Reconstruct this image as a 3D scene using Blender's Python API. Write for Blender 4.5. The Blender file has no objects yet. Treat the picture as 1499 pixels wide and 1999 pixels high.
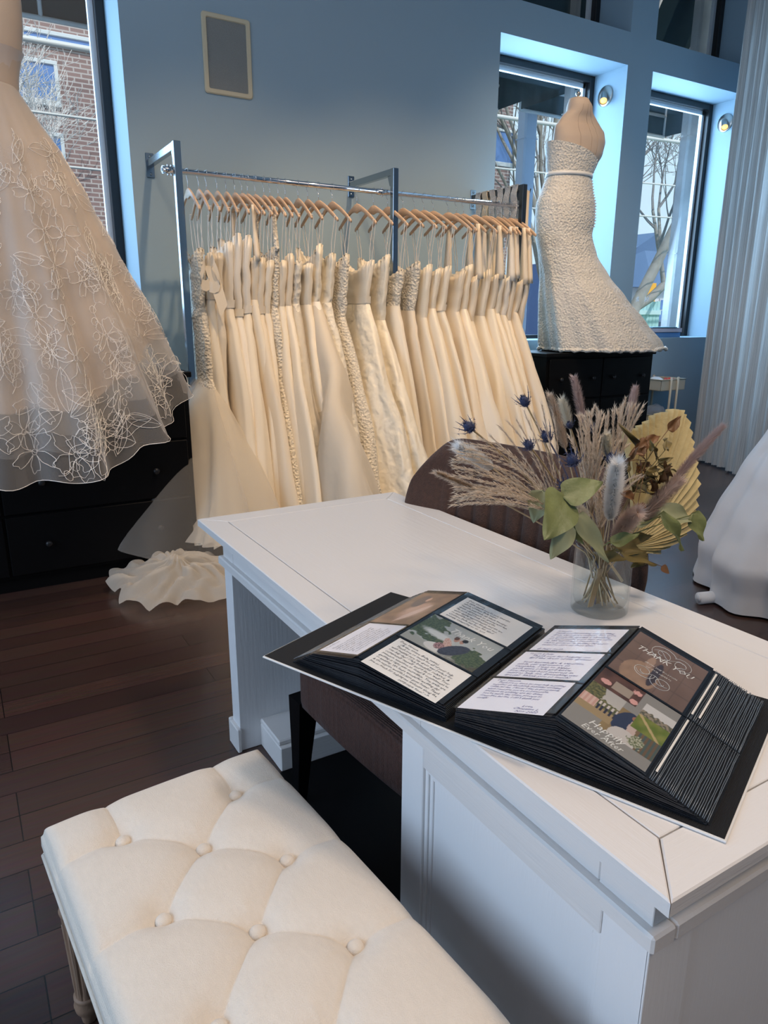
import bpy, math, random
from math import sin, cos, pi, radians, sqrt, exp, atan2, hypot
from mathutils import Vector, Matrix, noise
random.seed(7)
SC = bpy.context.scene
COL = SC.collection
# ------------------------------------------------------------------ camera
F_PX, PITCH, YAW, ROLL, CAMLOC = 1390.98, radians(15.5108), radians(30.94), radians(0.3132), Vector((0, 0, 1.38))
fw = Vector((sin(YAW)*cos(PITCH), cos(YAW)*cos(PITCH), -sin(PITCH)))
rt0 = Vector((cos(YAW), -sin(YAW), 0)); up0 = rt0.cross(fw)
rt = cos(ROLL)*rt0+sin(ROLL)*up0; up = -sin(ROLL)*rt0+cos(ROLL)*up0
cd = bpy.data.cameras.new('camera'); cam = bpy.data.objects.new('camera', cd); COL.objects.link(cam)
cam.matrix_world = Matrix(((rt.x, up.x, -fw.x, CAMLOC.x), (rt.y, up.y, -fw.y, CAMLOC.y), (rt.z, up.z, -fw.z, CAMLOC.z), (0, 0, 0, 1)))
cd.sensor_fit = 'HORIZONTAL'; cd.sensor_width = 36; cd.lens = 36*F_PX/1499; cd.clip_start = .05; cd.clip_end = 200
SC.camera = cam
def ray(px, py): return fw+rt*((px-749.5)/F_PX)-up*((py-999.5)/F_PX)
def at_y(px, py, y): d = ray(px, py); return CAMLOC+d*((y-CAMLOC.y)/d.y)
def at_x(px, py, x): d = ray(px, py); return CAMLOC+d*((x-CAMLOC.x)/d.x)
def at_z(px, py, z): d = ray(px, py); return CAMLOC+d*((z-CAMLOC.z)/d.z)
# ------------------------------------------------------------------ view, world, lights
SC.view_settings.view_transform = 'Standard'; SC.view_settings.look = 'None'
SC.view_settings.exposure = 0.08; SC.view_settings.gamma = 1.0; SC.view_settings.use_curve_mapping = False
w = bpy.data.worlds.new('World'); SC.world = w; w.use_nodes = True
bg = w.node_tree.nodes['Background']; bg.inputs[0].default_value = (.62, .84, 1.0, 1); bg.inputs[1].default_value = 1.0
def light(name, typ, loc, target, power, color, size=1, size_y=None, spot=None, blend=.6):
    l = bpy.data.lights.new(name, typ); l.energy = power; l.color = color
    if typ == 'AREA':
        l.size = size
        if size_y: l.shape = 'RECTANGLE'; l.size_y = size_y
    elif typ == 'SPOT': l.spot_size = radians(spot); l.spot_blend = blend; l.shadow_soft_size = size
    elif typ == 'SUN': l.angle = size
    else: l.shadow_soft_size = size
    o = bpy.data.objects.new(name, l); COL.objects.link(o); o.location = loc
    o.rotation_euler = (Vector(target)-Vector(loc)).to_track_quat('-Z', 'Y').to_euler(); return o
BLUE = (.40, .68, 1.0); WARM = (1.0, .70, .42)
light('sun', 'SUN', (0, -5, 12), (2.0, 6, 0), 2.6, (1, .95, .88), .01)
# daylight through the shop windows of the left wall and of the back wall
light('daylight_left', 'AREA', (-3.05, 1.2, 2.1), (0, 1.2, 1.4), 100, (.55, .72, 1), 3.6, 2.6)
light('daylight_window_1', 'AREA', (.4, 5.6, 2.5), (.4, 3, 1.9), 55, BLUE, 1.3, 2.2)
light('daylight_window_2', 'AREA', (4.66, 5.6, 2.5), (4.66, 3, 1.9), 95, BLUE, 1.3, 2.2)
light('daylight_window_3', 'AREA', (6.38, 5.6, 2.5), (6.38, 3, 1.9), 95, BLUE, 1.3, 2.2)
# warm ceiling lamps
for x, y, tx, ty, tz, p in ((1.6, 2.3, 1.7, 4.2, 1.0, 210), (2.9, 2.2, 3.0, 4.2, 1.0, 290), (3.6, 2.8, 4.5, 4.5, 1.6, 130), (.2, 2.2, .5, 4.0, 1.2, 85)):
    light('ceiling_spot', 'SPOT', (x, y, 4.5), (tx, ty, tz), p, WARM, .06, spot=62, blend=.8)
light('ceiling_spot', 'SPOT', (1.6, .2, 4.5), (1.0, .9, .8), 150, (1, .78, .58), .25, spot=80, blend=1)
light('ceiling_spot', 'SPOT', (1.6, -1.8, 4.5), (1.0, .4, .6), 200, (1, .76, .55), .2, spot=70, blend=1)
light('ceiling_glow', 'AREA', (1.5, 0.5, 4.6), (1.5, .5, 0), 60, (1, .83, .68), 5, 4)
# ------------------------------------------------------------------ helpers
def lin(c):
    c = c/255
    return c/12.92 if c <= .04045 else ((c+.055)/1.055)**2.4
def rgb(r, g, b): return (lin(r), lin(g), lin(b))
MATS = {}
def mat(name, col, rough=.5, metal=0., spec=.5, bump=None, var=None, alpha=1., trans=0., emit=None, sheen=0., coat=0., attr=False, sss=0., two=None):
    """bump=(kind,scale,strength,(sx,sy,sz)); var=(scale,amount)"""
    m = bpy.data.materials.new(name); m.use_nodes = True; nt = m.node_tree; N = nt.nodes; L = nt.links
    b = N['Principled BSDF']; b.inputs['Base Color'].default_value = (*col, 1); b.inputs['Roughness'].default_value = rough
    b.inputs['Metallic'].default_value = metal; b.inputs['Specular IOR Level'].default_value = spec
    if trans: b.inputs['Transmission Weight'].default_value = trans; b.inputs['IOR'].default_value = 1.48
    if sheen: b.inputs['Sheen Weight'].default_value = sheen
    if coat: b.inputs['Coat Weight'].default_value = coat; b.inputs['Coat Roughness'].default_value = .12
    if alpha < 1: b.inputs['Alpha'].default_value = alpha
    if emit: b.inputs['Emission Color'].default_value = (*emit[0], 1); b.inputs['Emission Strength'].default_value = emit[1]
    tc = N.new('ShaderNodeTexCoord')
    def tex(kind, scale, sc=(1, 1, 1)):
        mp = N.new('ShaderNodeMapping'); mp.inputs['Scale'].default_value = sc; L.new(tc.outputs['Object'], mp.inputs['Vector'])
        if kind == 'voronoi': t = N.new('ShaderNodeTexVoronoi'); t.inputs['Scale'].default_value = scale; o = t.outputs['Distance']
        elif kind == 'wave': t = N.new('ShaderNodeTexWave'); t.inputs['Scale'].default_value = scale; t.inputs['Distortion'].default_value = 1.5; o = t.outputs['Fac']
        elif kind == 'wave2': t = N.new('ShaderNodeTexWave'); t.inputs['Scale'].default_value = scale; t.inputs['Distortion'].default_value = 9; t.inputs['Detail'].default_value = 3; o = t.outputs['Fac']
        else: t = N.new('ShaderNodeTexNoise'); t.inputs['Scale'].default_value = scale; t.inputs['Detail'].default_value = 5; o = t.outputs['Fac']
        L.new(mp.outputs[0], t.inputs['Vector']); return o
    if attr:
        a = N.new('ShaderNodeAttribute'); a.attribute_name = 'Col'; L.new(a.outputs['Color'], b.inputs['Base Color'])
    if var:
        o = tex('noise', var[0], var[2] if len(var) > 2 else (1, 1, 1)); r = N.new('ShaderNodeMapRange'); r.inputs[1].default_value = .3; r.inputs[2].default_value = .7; L.new(o, r.inputs[0])
        mx = N.new('ShaderNodeMix'); mx.data_type = 'RGBA'; L.new(r.outputs[0], mx.inputs[0])
        c2 = two if two else tuple(c*(1-var[1]) for c in col)
        mx.inputs[6].default_value = (*col, 1); mx.inputs[7].default_value = (*c2, 1); L.new(mx.outputs[2], b.inputs['Base Color'])
    if bump:
        bs = bump if isinstance(bump[0], tuple) else (bump,)
        prev = None
        for q in bs:
            o = tex(q[0], q[1], q[3] if len(q) > 3 else (1, 1, 1)); bp = N.new('ShaderNodeBump'); bp.inputs['Strength'].default_value = q[2]; bp.inputs['Distance'].default_value = .01
            L.new(o, bp.inputs['Height'])
            if prev: L.new(prev.outputs[0], bp.inputs['Normal'])
            prev = bp
        L.new(prev.outputs[0], b.inputs['Normal'])
    MATS[name] = m; return m
def sheer(name, col, opac, rough=.6):
    m = bpy.data.materials.new(name); m.use_nodes = True; nt = m.node_tree; N = nt.nodes; L = nt.links
    b = N['Principled BSDF']; b.inputs['Base Color'].default_value = (*col, 1); b.inputs['Roughness'].default_value = rough; b.inputs['Sheen Weight'].default_value = .3
    tr = N.new('ShaderNodeBsdfTransparent'); tl = N.new('ShaderNodeBsdfTranslucent'); tl.inputs[0].default_value = (*col, 1)
    m1 = N.new('ShaderNodeMixShader'); m1.inputs[0].default_value = .45; L.new(b.outputs[0], m1.inputs[1]); L.new(tl.outputs[0], m1.inputs[2])
    m2 = N.new('ShaderNodeMixShader'); L.new(tr.outputs[0], m2.inputs[1]); L.new(m1.outputs[0], m2.inputs[2])
    lw = N.new('ShaderNodeLayerWeight'); lw.inputs[0].default_value = .35   # a thin net reads denser where it is seen edge-on
    r = N.new('ShaderNodeMapRange'); r.inputs[3].default_value = opac; r.inputs[4].default_value = min(1, opac+.45); L.new(lw.outputs['Facing'], r.inputs[0]); L.new(r.outputs[0], m2.inputs[0])
    L.new(m2.outputs[0], N['Material Output'].inputs[0]); MATS[name] = m; return m
class MB:
    def __init__(s): s.v = []; s.f = []; s.mi = []; s.sm = []; s.c = None
    def add(s, vs, fs, mi=0, smooth=False):
        n = len(s.v); s.v += [tuple(p) for p in vs]; s.f += [tuple(i+n for i in f) for f in fs]; s.mi += [mi]*len(fs); s.sm += [smooth]*len(fs); return s
    def box(s, x0, x1, y0, y1, z0, z1, mi=0, b=0.0):
        if b <= 0:
            vs = [(x, y, z) for z in (z0, z1) for y in (y0, y1) for x in (x0, x1)]
            return s.add(vs, [(0, 2, 3, 1), (4, 5, 7, 6), (0, 1, 5, 4), (2, 6, 7, 3), (0, 4, 6, 2), (1, 3, 7, 5)], mi)
        vs = []; idx = {}
        def V(p):
            vs.append(p); return len(vs)-1
        cx = (x0, x1); cy = (y0, y1); cz = (z0, z1); sg = (1, -1)
        for i in (0, 1):
            for j in (0, 1):
                for k in (0, 1):
                    x, y, z = cx[i], cy[j], cz[k]; a, c, d = sg[i]*b, sg[j]*b, sg[k]*b
                    idx[i, j, k, 0] = V((x, y+c, z+d)); idx[i, j, k, 1] = V((x+a, y, z+d)); idx[i, j, k, 2] = V((x+a, y+c, z))
        fs = []
        for i in (0, 1):
            fs.append([idx[i, 0, 0, 0], idx[i, 1, 0, 0], idx[i, 1, 1, 0], idx[i, 0, 1, 0]])
            fs.append([idx[0, i, 0, 1], idx[1, i, 0, 1], idx[1, i, 1, 1], idx[0, i, 1, 1]])
            fs.append([idx[0, 0, i, 2], idx[1, 0, i, 2], idx[1, 1, i, 2], idx[0, 1, i, 2]])
            for j in (0, 1):
                fs.append([idx[i, j, 0, 0], idx[i, j, 1, 0], idx[i, j, 1, 1], idx[i, j, 0, 1]])
                fs.append([idx[i, 0, j, 0], idx[i, 1, j, 0], idx[i, 1, j, 2], idx[i, 0, j, 2]])
                fs.append([idx[0, i, j, 1], idx[1, i, j, 1], idx[1, i, j, 2], idx[0, i, j, 2]])
                for k in (0, 1): fs.append([idx[i, j, k, 0], idx[i, j, k, 1], idx[i, j, k, 2]])
        c = Vector(((x0+x1)/2, (y0+y1)/2, (z0+z1)/2)); out = []
        for f in fs:
            p = [Vector(vs[q]) for q in f]; n = (p[1]-p[0]).cross(p[2]-p[0]); m = sum(p, Vector())/len(p)
            out.append(f if n.dot(m-c) > 0 else f[::-1])
        return s.add(vs, out, mi)
    def loft(s, rings, mi=0, closed=True, cap0=False, cap1=False, smooth=True):
        n = len(rings[0]); vs = [p for r in rings for p in r]; fs = []
        for i in range(len(rings)-1):
            for j in range(n if closed else n-1):
                k = (j+1) % n; fs.append((i*n+j, i*n+k, (i+1)*n+k, (i+1)*n+j))
        if cap0: fs.append(tuple(range(n))[::-1])
        if cap1: fs.append(tuple(range((len(rings)-1)*n, len(rings)*n)))
        return s.add(vs, fs, mi, smooth)
    def tube(s, pts, r, n=6, mi=0, caps=True):
        pts = [Vector(p) for p in pts]; rings = []; u = None
        for i, p in enumerate(pts):
            t = (pts[min(i+1, len(pts)-1)]-pts[max(i-1, 0)])
            t = t.normalized() if t.length > 1e-9 else Vector((0, 0, 1))
            if u is None: u = t.orthogonal().normalized()
            else:
                u = u-t*u.dot(t); u = u.normalized() if u.length > 1e-6 else t.orthogonal().normalized()
            v = t.cross(u); rr = r[i] if hasattr(r, '__len__') else r
            rings.append([p+u*(rr*cos(2*pi*k/n))+v*(rr*sin(2*pi*k/n)) for k in range(n)])
        return s.loft(rings, mi, True, caps, caps)
    def lathe(s, prof, c=(0, 0, 0), n=24, mi=0, flute=0, nf=12, smooth=True, caps=True):
        rings = []
        for r, z in prof: rings.append([(c[0]+r*cos(2*pi*k/n), c[1]+r*sin(2*pi*k/n), c[2]+z) for k in range(n)])
        return s.loft(rings, mi, True, caps, caps, smooth)
    def prism(s, poly, z0, z1, mi=0):
        n = len(poly); vs = [(x, y, z0) for x, y in poly]+[(x, y, z1) for x, y in poly]
        return s.add(vs, [tuple(range(n))[::-1], tuple(range(n, 2*n))]+[(i, (i+1) % n, n+(i+1) % n, n+i) for i in range(n)], mi)
    def xf(s, M):
        s.v = [tuple(M @ Vector(p)) for p in s.v]; return s
    def build(s, name, mats, parent=None, colors=None):
        me = bpy.data.meshes.new(name); me.from_pydata(s.v, [], s.f)
        if not isinstance(mats, (list, tuple)): mats = [mats]
        for m in mats: me.materials.append(m)
        me.polygons.foreach_set('material_index', s.mi); me.polygons.foreach_set('use_smooth', s.sm)
        if colors:
            a = me.color_attributes.new('Col', 'FLOAT_COLOR', 'POINT'); a.data.foreach_set('color', [x for c in colors for x in (*c, 1)])
        me.update()
        o = bpy.data.objects.new(name, me); COL.objects.link(o)
        if parent: o.parent = parent
        return o
def tag(o, label, cat, group=None, kind=None):
    o['label'] = label; o['category'] = cat
    if group: o['group'] = group
    if kind: o['kind'] = kind
    return o
def struct(o): o['kind'] = 'structure'; return o
def thing(name, label, cat, loc=(0, 0, 0), rotz=0, group=None):
    o = bpy.data.objects.new(name, None); COL.objects.link(o); o.location = loc; o.rotation_euler = (0, 0, rotz); o.empty_display_size = .1
    return tag(o, label, cat, group)
def lerp(a, b, t): return a+(b-a)*t
def interp(tab, x):
    """tab: sorted [(x, v...)]"""
    if x <= tab[0][0]: return tab[0][1:]
    for a, b in zip(tab, tab[1:]):
        if x <= b[0]:
            t = (x-a[0])/(b[0]-a[0]); t = t*t*(3-2*t)*.35+t*.65
            return tuple(lerp(p, q, t) for p, q in zip(a[1:], b[1:]))
    return tab[-1][1:]
def nz(x, y=0., z=0.): return noise.noise(Vector((x, y, z)))
def ordn(i): return ['first', 'second', 'third', 'fourth', 'fifth', 'sixth', 'seventh', 'eighth', 'ninth', 'tenth', 'eleventh', 'twelfth', 'thirteenth', 'fourteenth', 'fifteenth', 'sixteenth', 'seventeenth', 'eighteenth', 'nineteenth', 'twentieth'][i]
def text_mb(txt, size, mi=0, shear=.25, align='LEFT', spacing=1., res=1, bold=0.0):
    c = bpy.data.curves.new('t', 'FONT'); c.body = txt; c.size = size; c.shear = shear; c.align_x = align; c.space_line = spacing; c.resolution_u = res; c.offset = bold
    o = bpy.data.objects.new('t', c); COL.objects.link(o); dg = bpy.context.evaluated_depsgraph_get(); me = o.evaluated_get(dg).to_mesh()
    m = MB(); m.add([tuple(v.co) for v in me.vertices], [tuple(p.vertices) for p in me.polygons], mi)
    o.evaluated_get(dg).to_mesh_clear(); bpy.data.objects.remove(o); bpy.data.curves.remove(c); return m
# ------------------------------------------------------------------ materials
WALL = mat('wall_paint', (.31, .42, .50), .62, bump=('noise', 220, .05))
CEIL = mat('ceiling_paint', (.5, .56, .6), .8)
BLACKM = mat('black_frame', (.012, .012, .014), .3)
def clear(name, refl, rough=.0, tint=(1, 1, 1)):
    m = bpy.data.materials.new(name); m.use_nodes = True; nt = m.node_tree; N = nt.nodes; L = nt.links; N.remove(N['Principled BSDF'])
    tr = N.new('ShaderNodeBsdfTransparent'); tr.inputs[0].default_value = (*tint, 1); gl = N.new('ShaderNodeBsdfGlossy'); gl.inputs['Roughness'].default_value = rough
    lw = N.new('ShaderNodeLayerWeight'); lw.inputs[0].default_value = .25; r = N.new('ShaderNodeMapRange'); r.inputs[3].default_value = refl; r.inputs[4].default_value = refl+.5; L.new(lw.outputs['Facing'], r.inputs[0])
    p = N.new('ShaderNodeMath'); p.operation = 'POWER'; p.inputs[1].default_value = 2.0; L.new(lw.outputs['Facing'], p.inputs[0]); L.new(p.outputs[0], r.inputs[0])
    mx = N.new('ShaderNodeMixShader'); L.new(r.outputs[0], mx.inputs[0]); L.new(tr.outputs[0], mx.inputs[1]); L.new(gl.outputs[0], mx.inputs[2]); L.new(mx.outputs[0], N['Material Output'].inputs[0]); MATS[name] = m; return m
GLASS = clear('window_glass', .02)
ALU = mat('pale_metal_edge', (.75, .76, .78), .35)
WHITEW = mat('white_painted_wood', (.73, .70, .675), .36, bump=(('noise', 9, .09, (14, 1, 14)), ('noise', 30, .06, (20, 1, 20))))  # darker taupe than the uprights: the top's lit tone is put into the paint
WHITEX = mat('white_painted_wood_cross', (.73, .70, .675), .36, bump=(('noise', 9, .09, (1, 14, 14)), ('noise', 30, .06, (1, 20, 20))))  # same light-toned taupe, grain running across
WHITEZ = mat('white_painted_wood_upright', (.80, .79, .785), .4, bump=(('noise', 9, .08, (14, 14, 1)), ('noise', 30, .05, (20, 20, 1))))
CHROME = mat('chrome', (.78, .78, .8), .08, metal=1)
STEEL = mat('satin_steel', (.36, .42, .47), .22, metal=1)
DARKST = mat('dark_steel', (.12, .13, .14), .3, metal=1)
HWOOD = mat('hanger_wood', (.70, .47, .30), .45, var=(30, .25, (1, 6, 6)))
RIBBON = mat('ribbon', (.82, .76, .68), .45)
IV = (.83, .745, .60)
SATIN = mat('ivory_satin', IV, .38, sheen=.2, bump=('noise', 5, .25, (1, 1, .4)))
SATIN2 = mat('champagne_satin', (.78, .68, .53), .36, sheen=.2, bump=('noise', 6, .25, (1, 1, .4)))
CREPE = mat('white_crepe', (.83, .77, .67), .6, sheen=.3, bump=('noise', 300, .12))
LACE = mat('corded_lace', (.80, .73, .60), .65, sheen=.3, bump=(('voronoi', 60, .9), ('noise', 120, .5)), var=(45, .16))
JACQ = mat('jacquard', (.81, .74, .60), .42, sheen=.2, bump=(('wave2', 5, .7), ('noise', 18, .5)))
LACE3 = mat('leaf_lace', (.80, .74, .62), .6, sheen=.3, bump=(('voronoi', 26, .9), ('noise', 60, .5)), var=(16, .2))
TULLE = sheer('tulle', (.82, .76, .66), .30)
TULLE2 = sheer('tulle_dense', (.82, .77, .68), .6); TULLE3 = sheer('single_net', (.82, .78, .72), .10)
NET = sheer('organza', (.80, .76, .72), .24)
CREAM = mat('cream_lining', (.66, .55, .47), .6, sheen=.2)
BLACKW = mat('black_lacquer_wood', (.003, .003, .0034), .5, spec=.12, bump=('noise', 8, .05, (1, 1, 8)))
SKIN = mat('mannequin_cloth', (.60, .47, .36), .6, bump=('noise', 160, .06))
NICKEL = mat('brushed_nickel', (.55, .52, .48), .32, metal=1)
# floor: dark stained planks running along x
def dark_floor():
    m = mat('dark_oak_planks', (.03, .015, .012), .27, spec=.55); nt = m.node_tree; N = nt.nodes; L = nt.links; b = N['Principled BSDF']
    tc = N.new('ShaderNodeTexCoord'); br = N.new('ShaderNodeTexBrick'); L.new(tc.outputs['Object'], br.inputs['Vector'])
    br.inputs['Color1'].default_value = (.055, .026, .020, 1); br.inputs['Color2'].default_value = (.028, .014, .012, 1); br.inputs['Mortar'].default_value = (.004, .003, .003, 1)
    br.inputs['Scale'].default_value = 1; br.inputs['Brick Width'].default_value = 1.15; br.inputs['Row Height'].default_value = .118; br.inputs['Mortar Size'].default_value = .0018; br.inputs['Mortar Smooth'].default_value = .2; br.offset = .37; br.offset_frequency = 3
    mp = N.new('ShaderNodeMapping'); mp.inputs['Scale'].default_value = (1.5, 26, 1); L.new(tc.outputs['Object'], mp.inputs['Vector'])
    no = N.new('ShaderNodeTexNoise'); no.inputs['Scale'].default_value = 3; no.inputs['Detail'].default_value = 6; L.new(mp.outputs[0], no.inputs['Vector'])
    mx = N.new('ShaderNodeMix'); mx.data_type = 'RGBA'; mx.blend_type = 'MULTIPLY'; mx.inputs[0].default_value = .6; L.new(br.outputs['Color'], mx.inputs[6]); L.new(no.outputs['Color'], mx.inputs[7])
    gm = N.new('ShaderNodeGamma'); gm.inputs[1].default_value = .85; L.new(mx.outputs[2], gm.inputs[0]); L.new(gm.outputs[0], b.inputs['Base Color'])
    bp = N.new('ShaderNodeBump'); bp.inputs['Strength'].default_value = .35; bp.inputs['Distance'].default_value = .002; bp.invert = True; L.new(br.outputs['Fac'], bp.inputs['Height'])
    b2 = N.new('ShaderNodeBump'); b2.inputs['Strength'].default_value = .12; b2.inputs['Distance'].default_value = .002; L.new(no.outputs['Fac'], b2.inputs['Height']); L.new(bp.outputs[0], b2.inputs['Normal']); L.new(b2.outputs[0], b.inputs['Normal'])
    return m
FLOORM = dark_floor()
# ================================================================== THE SETTING
YW, YG = 4.9, 5.27       # wall face, window plane
XL, XR, YF, ZC = -3.2, 7.14, -3.0, 5.0
struct(MB().box(XL-.3, XR+.3, YF-.3, YW+.5, -.1, 0).build('floor', FLOORM))
struct(MB().box(XL-.3, XR+.3, YF-.3, YW+.5, ZC, ZC+.1).build('ceiling', CEIL))
WX = [(-.32, 1.115), (3.957, 5.368), (5.69, 7.07)]      # window openings in x
ZS, ZT, ZU, ZV = 1.165, 3.465, 3.713, 4.75
m = MB(); D = YW+.5
xs = [XL-.3]+[v for p in WX for v in p]+[XR+.3]
m.box(xs[0], xs[-1], YW, D, 0, ZS); m.box(xs[0], xs[-1], YW, D, ZT, ZU); m.box(xs[0], xs[-1], YW, D, ZV, ZC)
for i in range(0, len(xs), 2):
    m.box(xs[i], xs[i+1], YW, D, ZS, ZT); m.box(xs[i], xs[i+1], YW, D, ZU, ZV)
struct(m.build('wall_back', WALL))
struct(MB().box(XR, XR+.3, YF, YW, 0, ZC).build('wall_right', WALL))
struct(MB().box(XL, XR, YF-.3, YF, 0, ZC).build('wall_front', WALL))
m = MB(); m.box(XL-.3, XL, YF, YW, 0, .45); m.box(XL-.3, XL, YF, YW, 3.5, ZC); m.box(XL-.3, XL, YF, -.7, .45, 3.5); m.box(XL-.3, XL, 3.1, YW, .45, 3.5); m.box(XL-.3, XL, 1.1, 1.3, .45, 3.5)
struct(m.build('wall_left', WALL))
n_ = 0
for (x0, x1) in WX:
    for (z0, z1) in ((ZS, ZT), (ZU, ZV)):
        n_ += 1; f = .055
        fr = MB(); fr.box(x0, x0+f, YG, YG+.07, z0, z1, b=.004); fr.box(x1-f, x1, YG, YG+.07, z0, z1, b=.004); fr.box(x0+f, x1-f, YG, YG+.07, z1-f, z1, b=.004); fr.box(x0+f, x1-f, YG, YG+.07, z0, z0+f*.6, b=.004)
        fr = struct(fr.build('window_%d' % n_, BLACKM))
        MB().box(x0+f, x1-f, YG+.045, YG+.051, z0+f*.6, z1-f).build('pane', GLASS, fr)
        b = MB(); b.box(x1-f-.035, x1-f-.002, YG+.055, YG+.09, z0+f, z1-f-.002); b.box(x0+f+.002, x0+f+.03, YG+.055, YG+.09, z0+f, z1-f-.002); b.box(x0+f, x1-f, YG+.055, YG+.085, z1-f-.04, z1-f-.002)
        b.build('glazing_bead', ALU, fr)
for i, (y0, y1) in enumerate(((-.7, 1.1), (1.3, 3.1))):
    fr = MB(); fr.box(XL-.2, XL-.14, y0, y0+.06, .45, 3.5); fr.box(XL-.2, XL-.14, y1-.06, y1, .45, 3.5); fr.box(XL-.2, XL-.14, y0, y1, 3.44, 3.5); fr.box(XL-.2, XL-.14, y0, y1, .45, .51)
    fr = struct(fr.build('window_%d' % (7+i), BLACKM)); MB().box(XL-.172, XL-.166, y0+.06, y1-.06, .51, 3.44).build('pane', GLASS, fr)
BASEM = mat('white_baseboard', (.55, .52, .48), .5)
m = MB(); m.box(XL, XR, YW-.018, YW, 0, .12, b=.003); m.box(XL, XR, YW-.026, YW, 0, .03); m.box(XL, XR, YW-.012, YW, .12, .145, b=.003)
struct(m.build('baseboard_back', BASEM))
m = MB(); m.box(XR-.018, XR, YF, YW-.03, 0, .12, b=.003); struct(m.build('baseboard_right', BASEM))
# reversed lettering on the glass of window_5
t1 = text_mb('R', .075, shear=0); t2 = text_mb('N', .075, shear=0)
m = MB()
for tm, px in ((t1, 1247), (t2, 1266)):
    p = at_y(px, 589, YG+.04); m.add([(p.x-v[0], YG+.042, p.z+v[1]) for v in tm.v], tm.f, 0)
WHITEPL = mat('white_lettering', (.9, .9, .9), .5)
letters = m.build('glass_lettering', WHITEPL); letters.parent = bpy.data.objects['window_5']
# ------------------------------------------------------------------ wall speaker
a = at_y(391, 20, YW); b_ = at_y(493, 196, YW)
sx0, sx1, sz0, sz1 = a.x, b_.x-.0, b_.z, a.z+.0
sp = thing('wall_speaker', 'cream framed flush speaker grille high on the blue wall above the rack', 'speaker', ((sx0+sx1)/2, YW, (sz0+sz1)/2))
W2, H2 = (sx1-sx0)/2, (sz1-sz0)/2
def rrect(w_, h_, r, n=6):
    o = []
    for cx, cz, a0 in ((w_-r, h_-r, 0), (-w_+r, h_-r, 90), (-w_+r, -h_+r, 180), (w_-r, -h_+r, 270)):
        for k in range(n+1): t = radians(a0+90*k/n); o.append((cx+r*cos(t), cz+r*sin(t)))
    return o
m = MB(); R = [[(x, y, z) for x, z in rrect(W2-e, H2-e, r)] for e, y, r in ((0, 0, .02), (0, -.008, .02), (.006, -.014, .018), (.026, -.014, .01), (.03, -.008, .008), (.03, 0, .008))]
m.loft(R, smooth=False); m.build('frame', mat('cream_plastic', (.62, .54, .38), .5), sp)
m = MB(); R = [[(x, y, z) for x, z in rrect(W2-e, H2-e, .008)] for e, y in ((.029, -.002), (.029, -.006))]; m.loft(R, smooth=False, cap1=True)
m.build('grille', mat('grey_grille', (.27, .28, .27), .6, bump=('voronoi', 260, .5)), sp)
# ------------------------------------------------------------------ outdoors
def brickmat():
    m = mat('street_brick', (.3, .2, .18), .9); nt = m.node_tree; N = nt.nodes; L = nt.links; b = N['Principled BSDF']
    tc = N.new('ShaderNodeTexCoord'); mp = N.new('ShaderNodeMapping'); mp.inputs['Rotation'].default_value = (radians(90), 0, 0); L.new(tc.outputs['Object'], mp.inputs['Vector'])
    br = N.new('ShaderNodeTexBrick'); L.new(mp.outputs[0], br.inputs['Vector']); br.inputs['Color1'].default_value = (.27, .18, .17, 1); br.inputs['Color2'].default_value = (.21, .145, .14, 1); br.inputs['Mortar'].default_value = (.45, .41, .40, 1)
    br.inputs['Scale'].default_value = 1; br.inputs['Brick Width'].default_value = .24; br.inputs['Row Height'].default_value = .078; br.inputs['Mortar Size'].default_value = .012; L.new(br.outputs['Color'], b.inputs['Base Color']); return m
BRICK = brickmat()
ASPH = mat('asphalt', (.2, .2, .21), .9); GRASS = mat('grass', (.2, .38, .06), .9, var=(4, .4))
BLUEGL = mat('sky_painted_glass', (.10, .22, .52), .12, spec=.8); PALE = mat('pale_trim', (.6, .66, .7), .6)  # blue sky reflection painted into the base colour of the panes
struct(MB().box(-20, 60, YW+.5, 60, -.25, -.15).build('ground', ASPH))
tag(MB().box(8, 16, 8.0, 12, -.15, -.08).build('grass_verge', GRASS), 'strip of bright green grass beyond the sill of the rightmost window', 'grass', kind='stuff')
bb = thing('brick_building', 'brown brick building with blue reflecting windows across the street', 'building', (4, 15, -.15))
m = MB(); m.box(-12, 8.6, 0, 6, 0, 9.5)
m.build('wall', BRICK, bb)
for i, (px, py, qx, qy) in enumerate(((40, 60, 192, 95), (20, 115, 111, 198), (95, 267, 125, 350), (962, 255, 1000, 320))):
    a = at_y(px, py, 15); c = at_y(qx, qy, 15)
    x0, x1, z0, z1 = a.x-4, c.x-4, c.z+.15, a.z+.15
    if i == 0: x1 = x0+7
    fr = MB(); fr.box(x0-.06, x1+.06, -.06, .02, z0-.1, z0, b=.01); fr.box(x0-.06, x1+.06, -.06, .02, z1, z1+.07, b=.01); fr.box(x0-.06, x0, -.06, .02, z0, z1); fr.box(x1, x1+.06, -.06, .02, z0, z1)
    k = 1.4
    while x0+k < x1: fr.box(x0+k-.03, x0+k+.03, -.06, .02, z0, z1); k += 1.4
    fr = fr.build('window', PALE, bb); g = MB(); g.box(x0, x1, -.03, 0, z0, z1); g.build('pane', BLUEGL, fr)
fr = MB(); fr.box(-12, 8.6, -.12, 0, 2.1, 2.3); fr.build('stone_course', PALE, bb)
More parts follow.
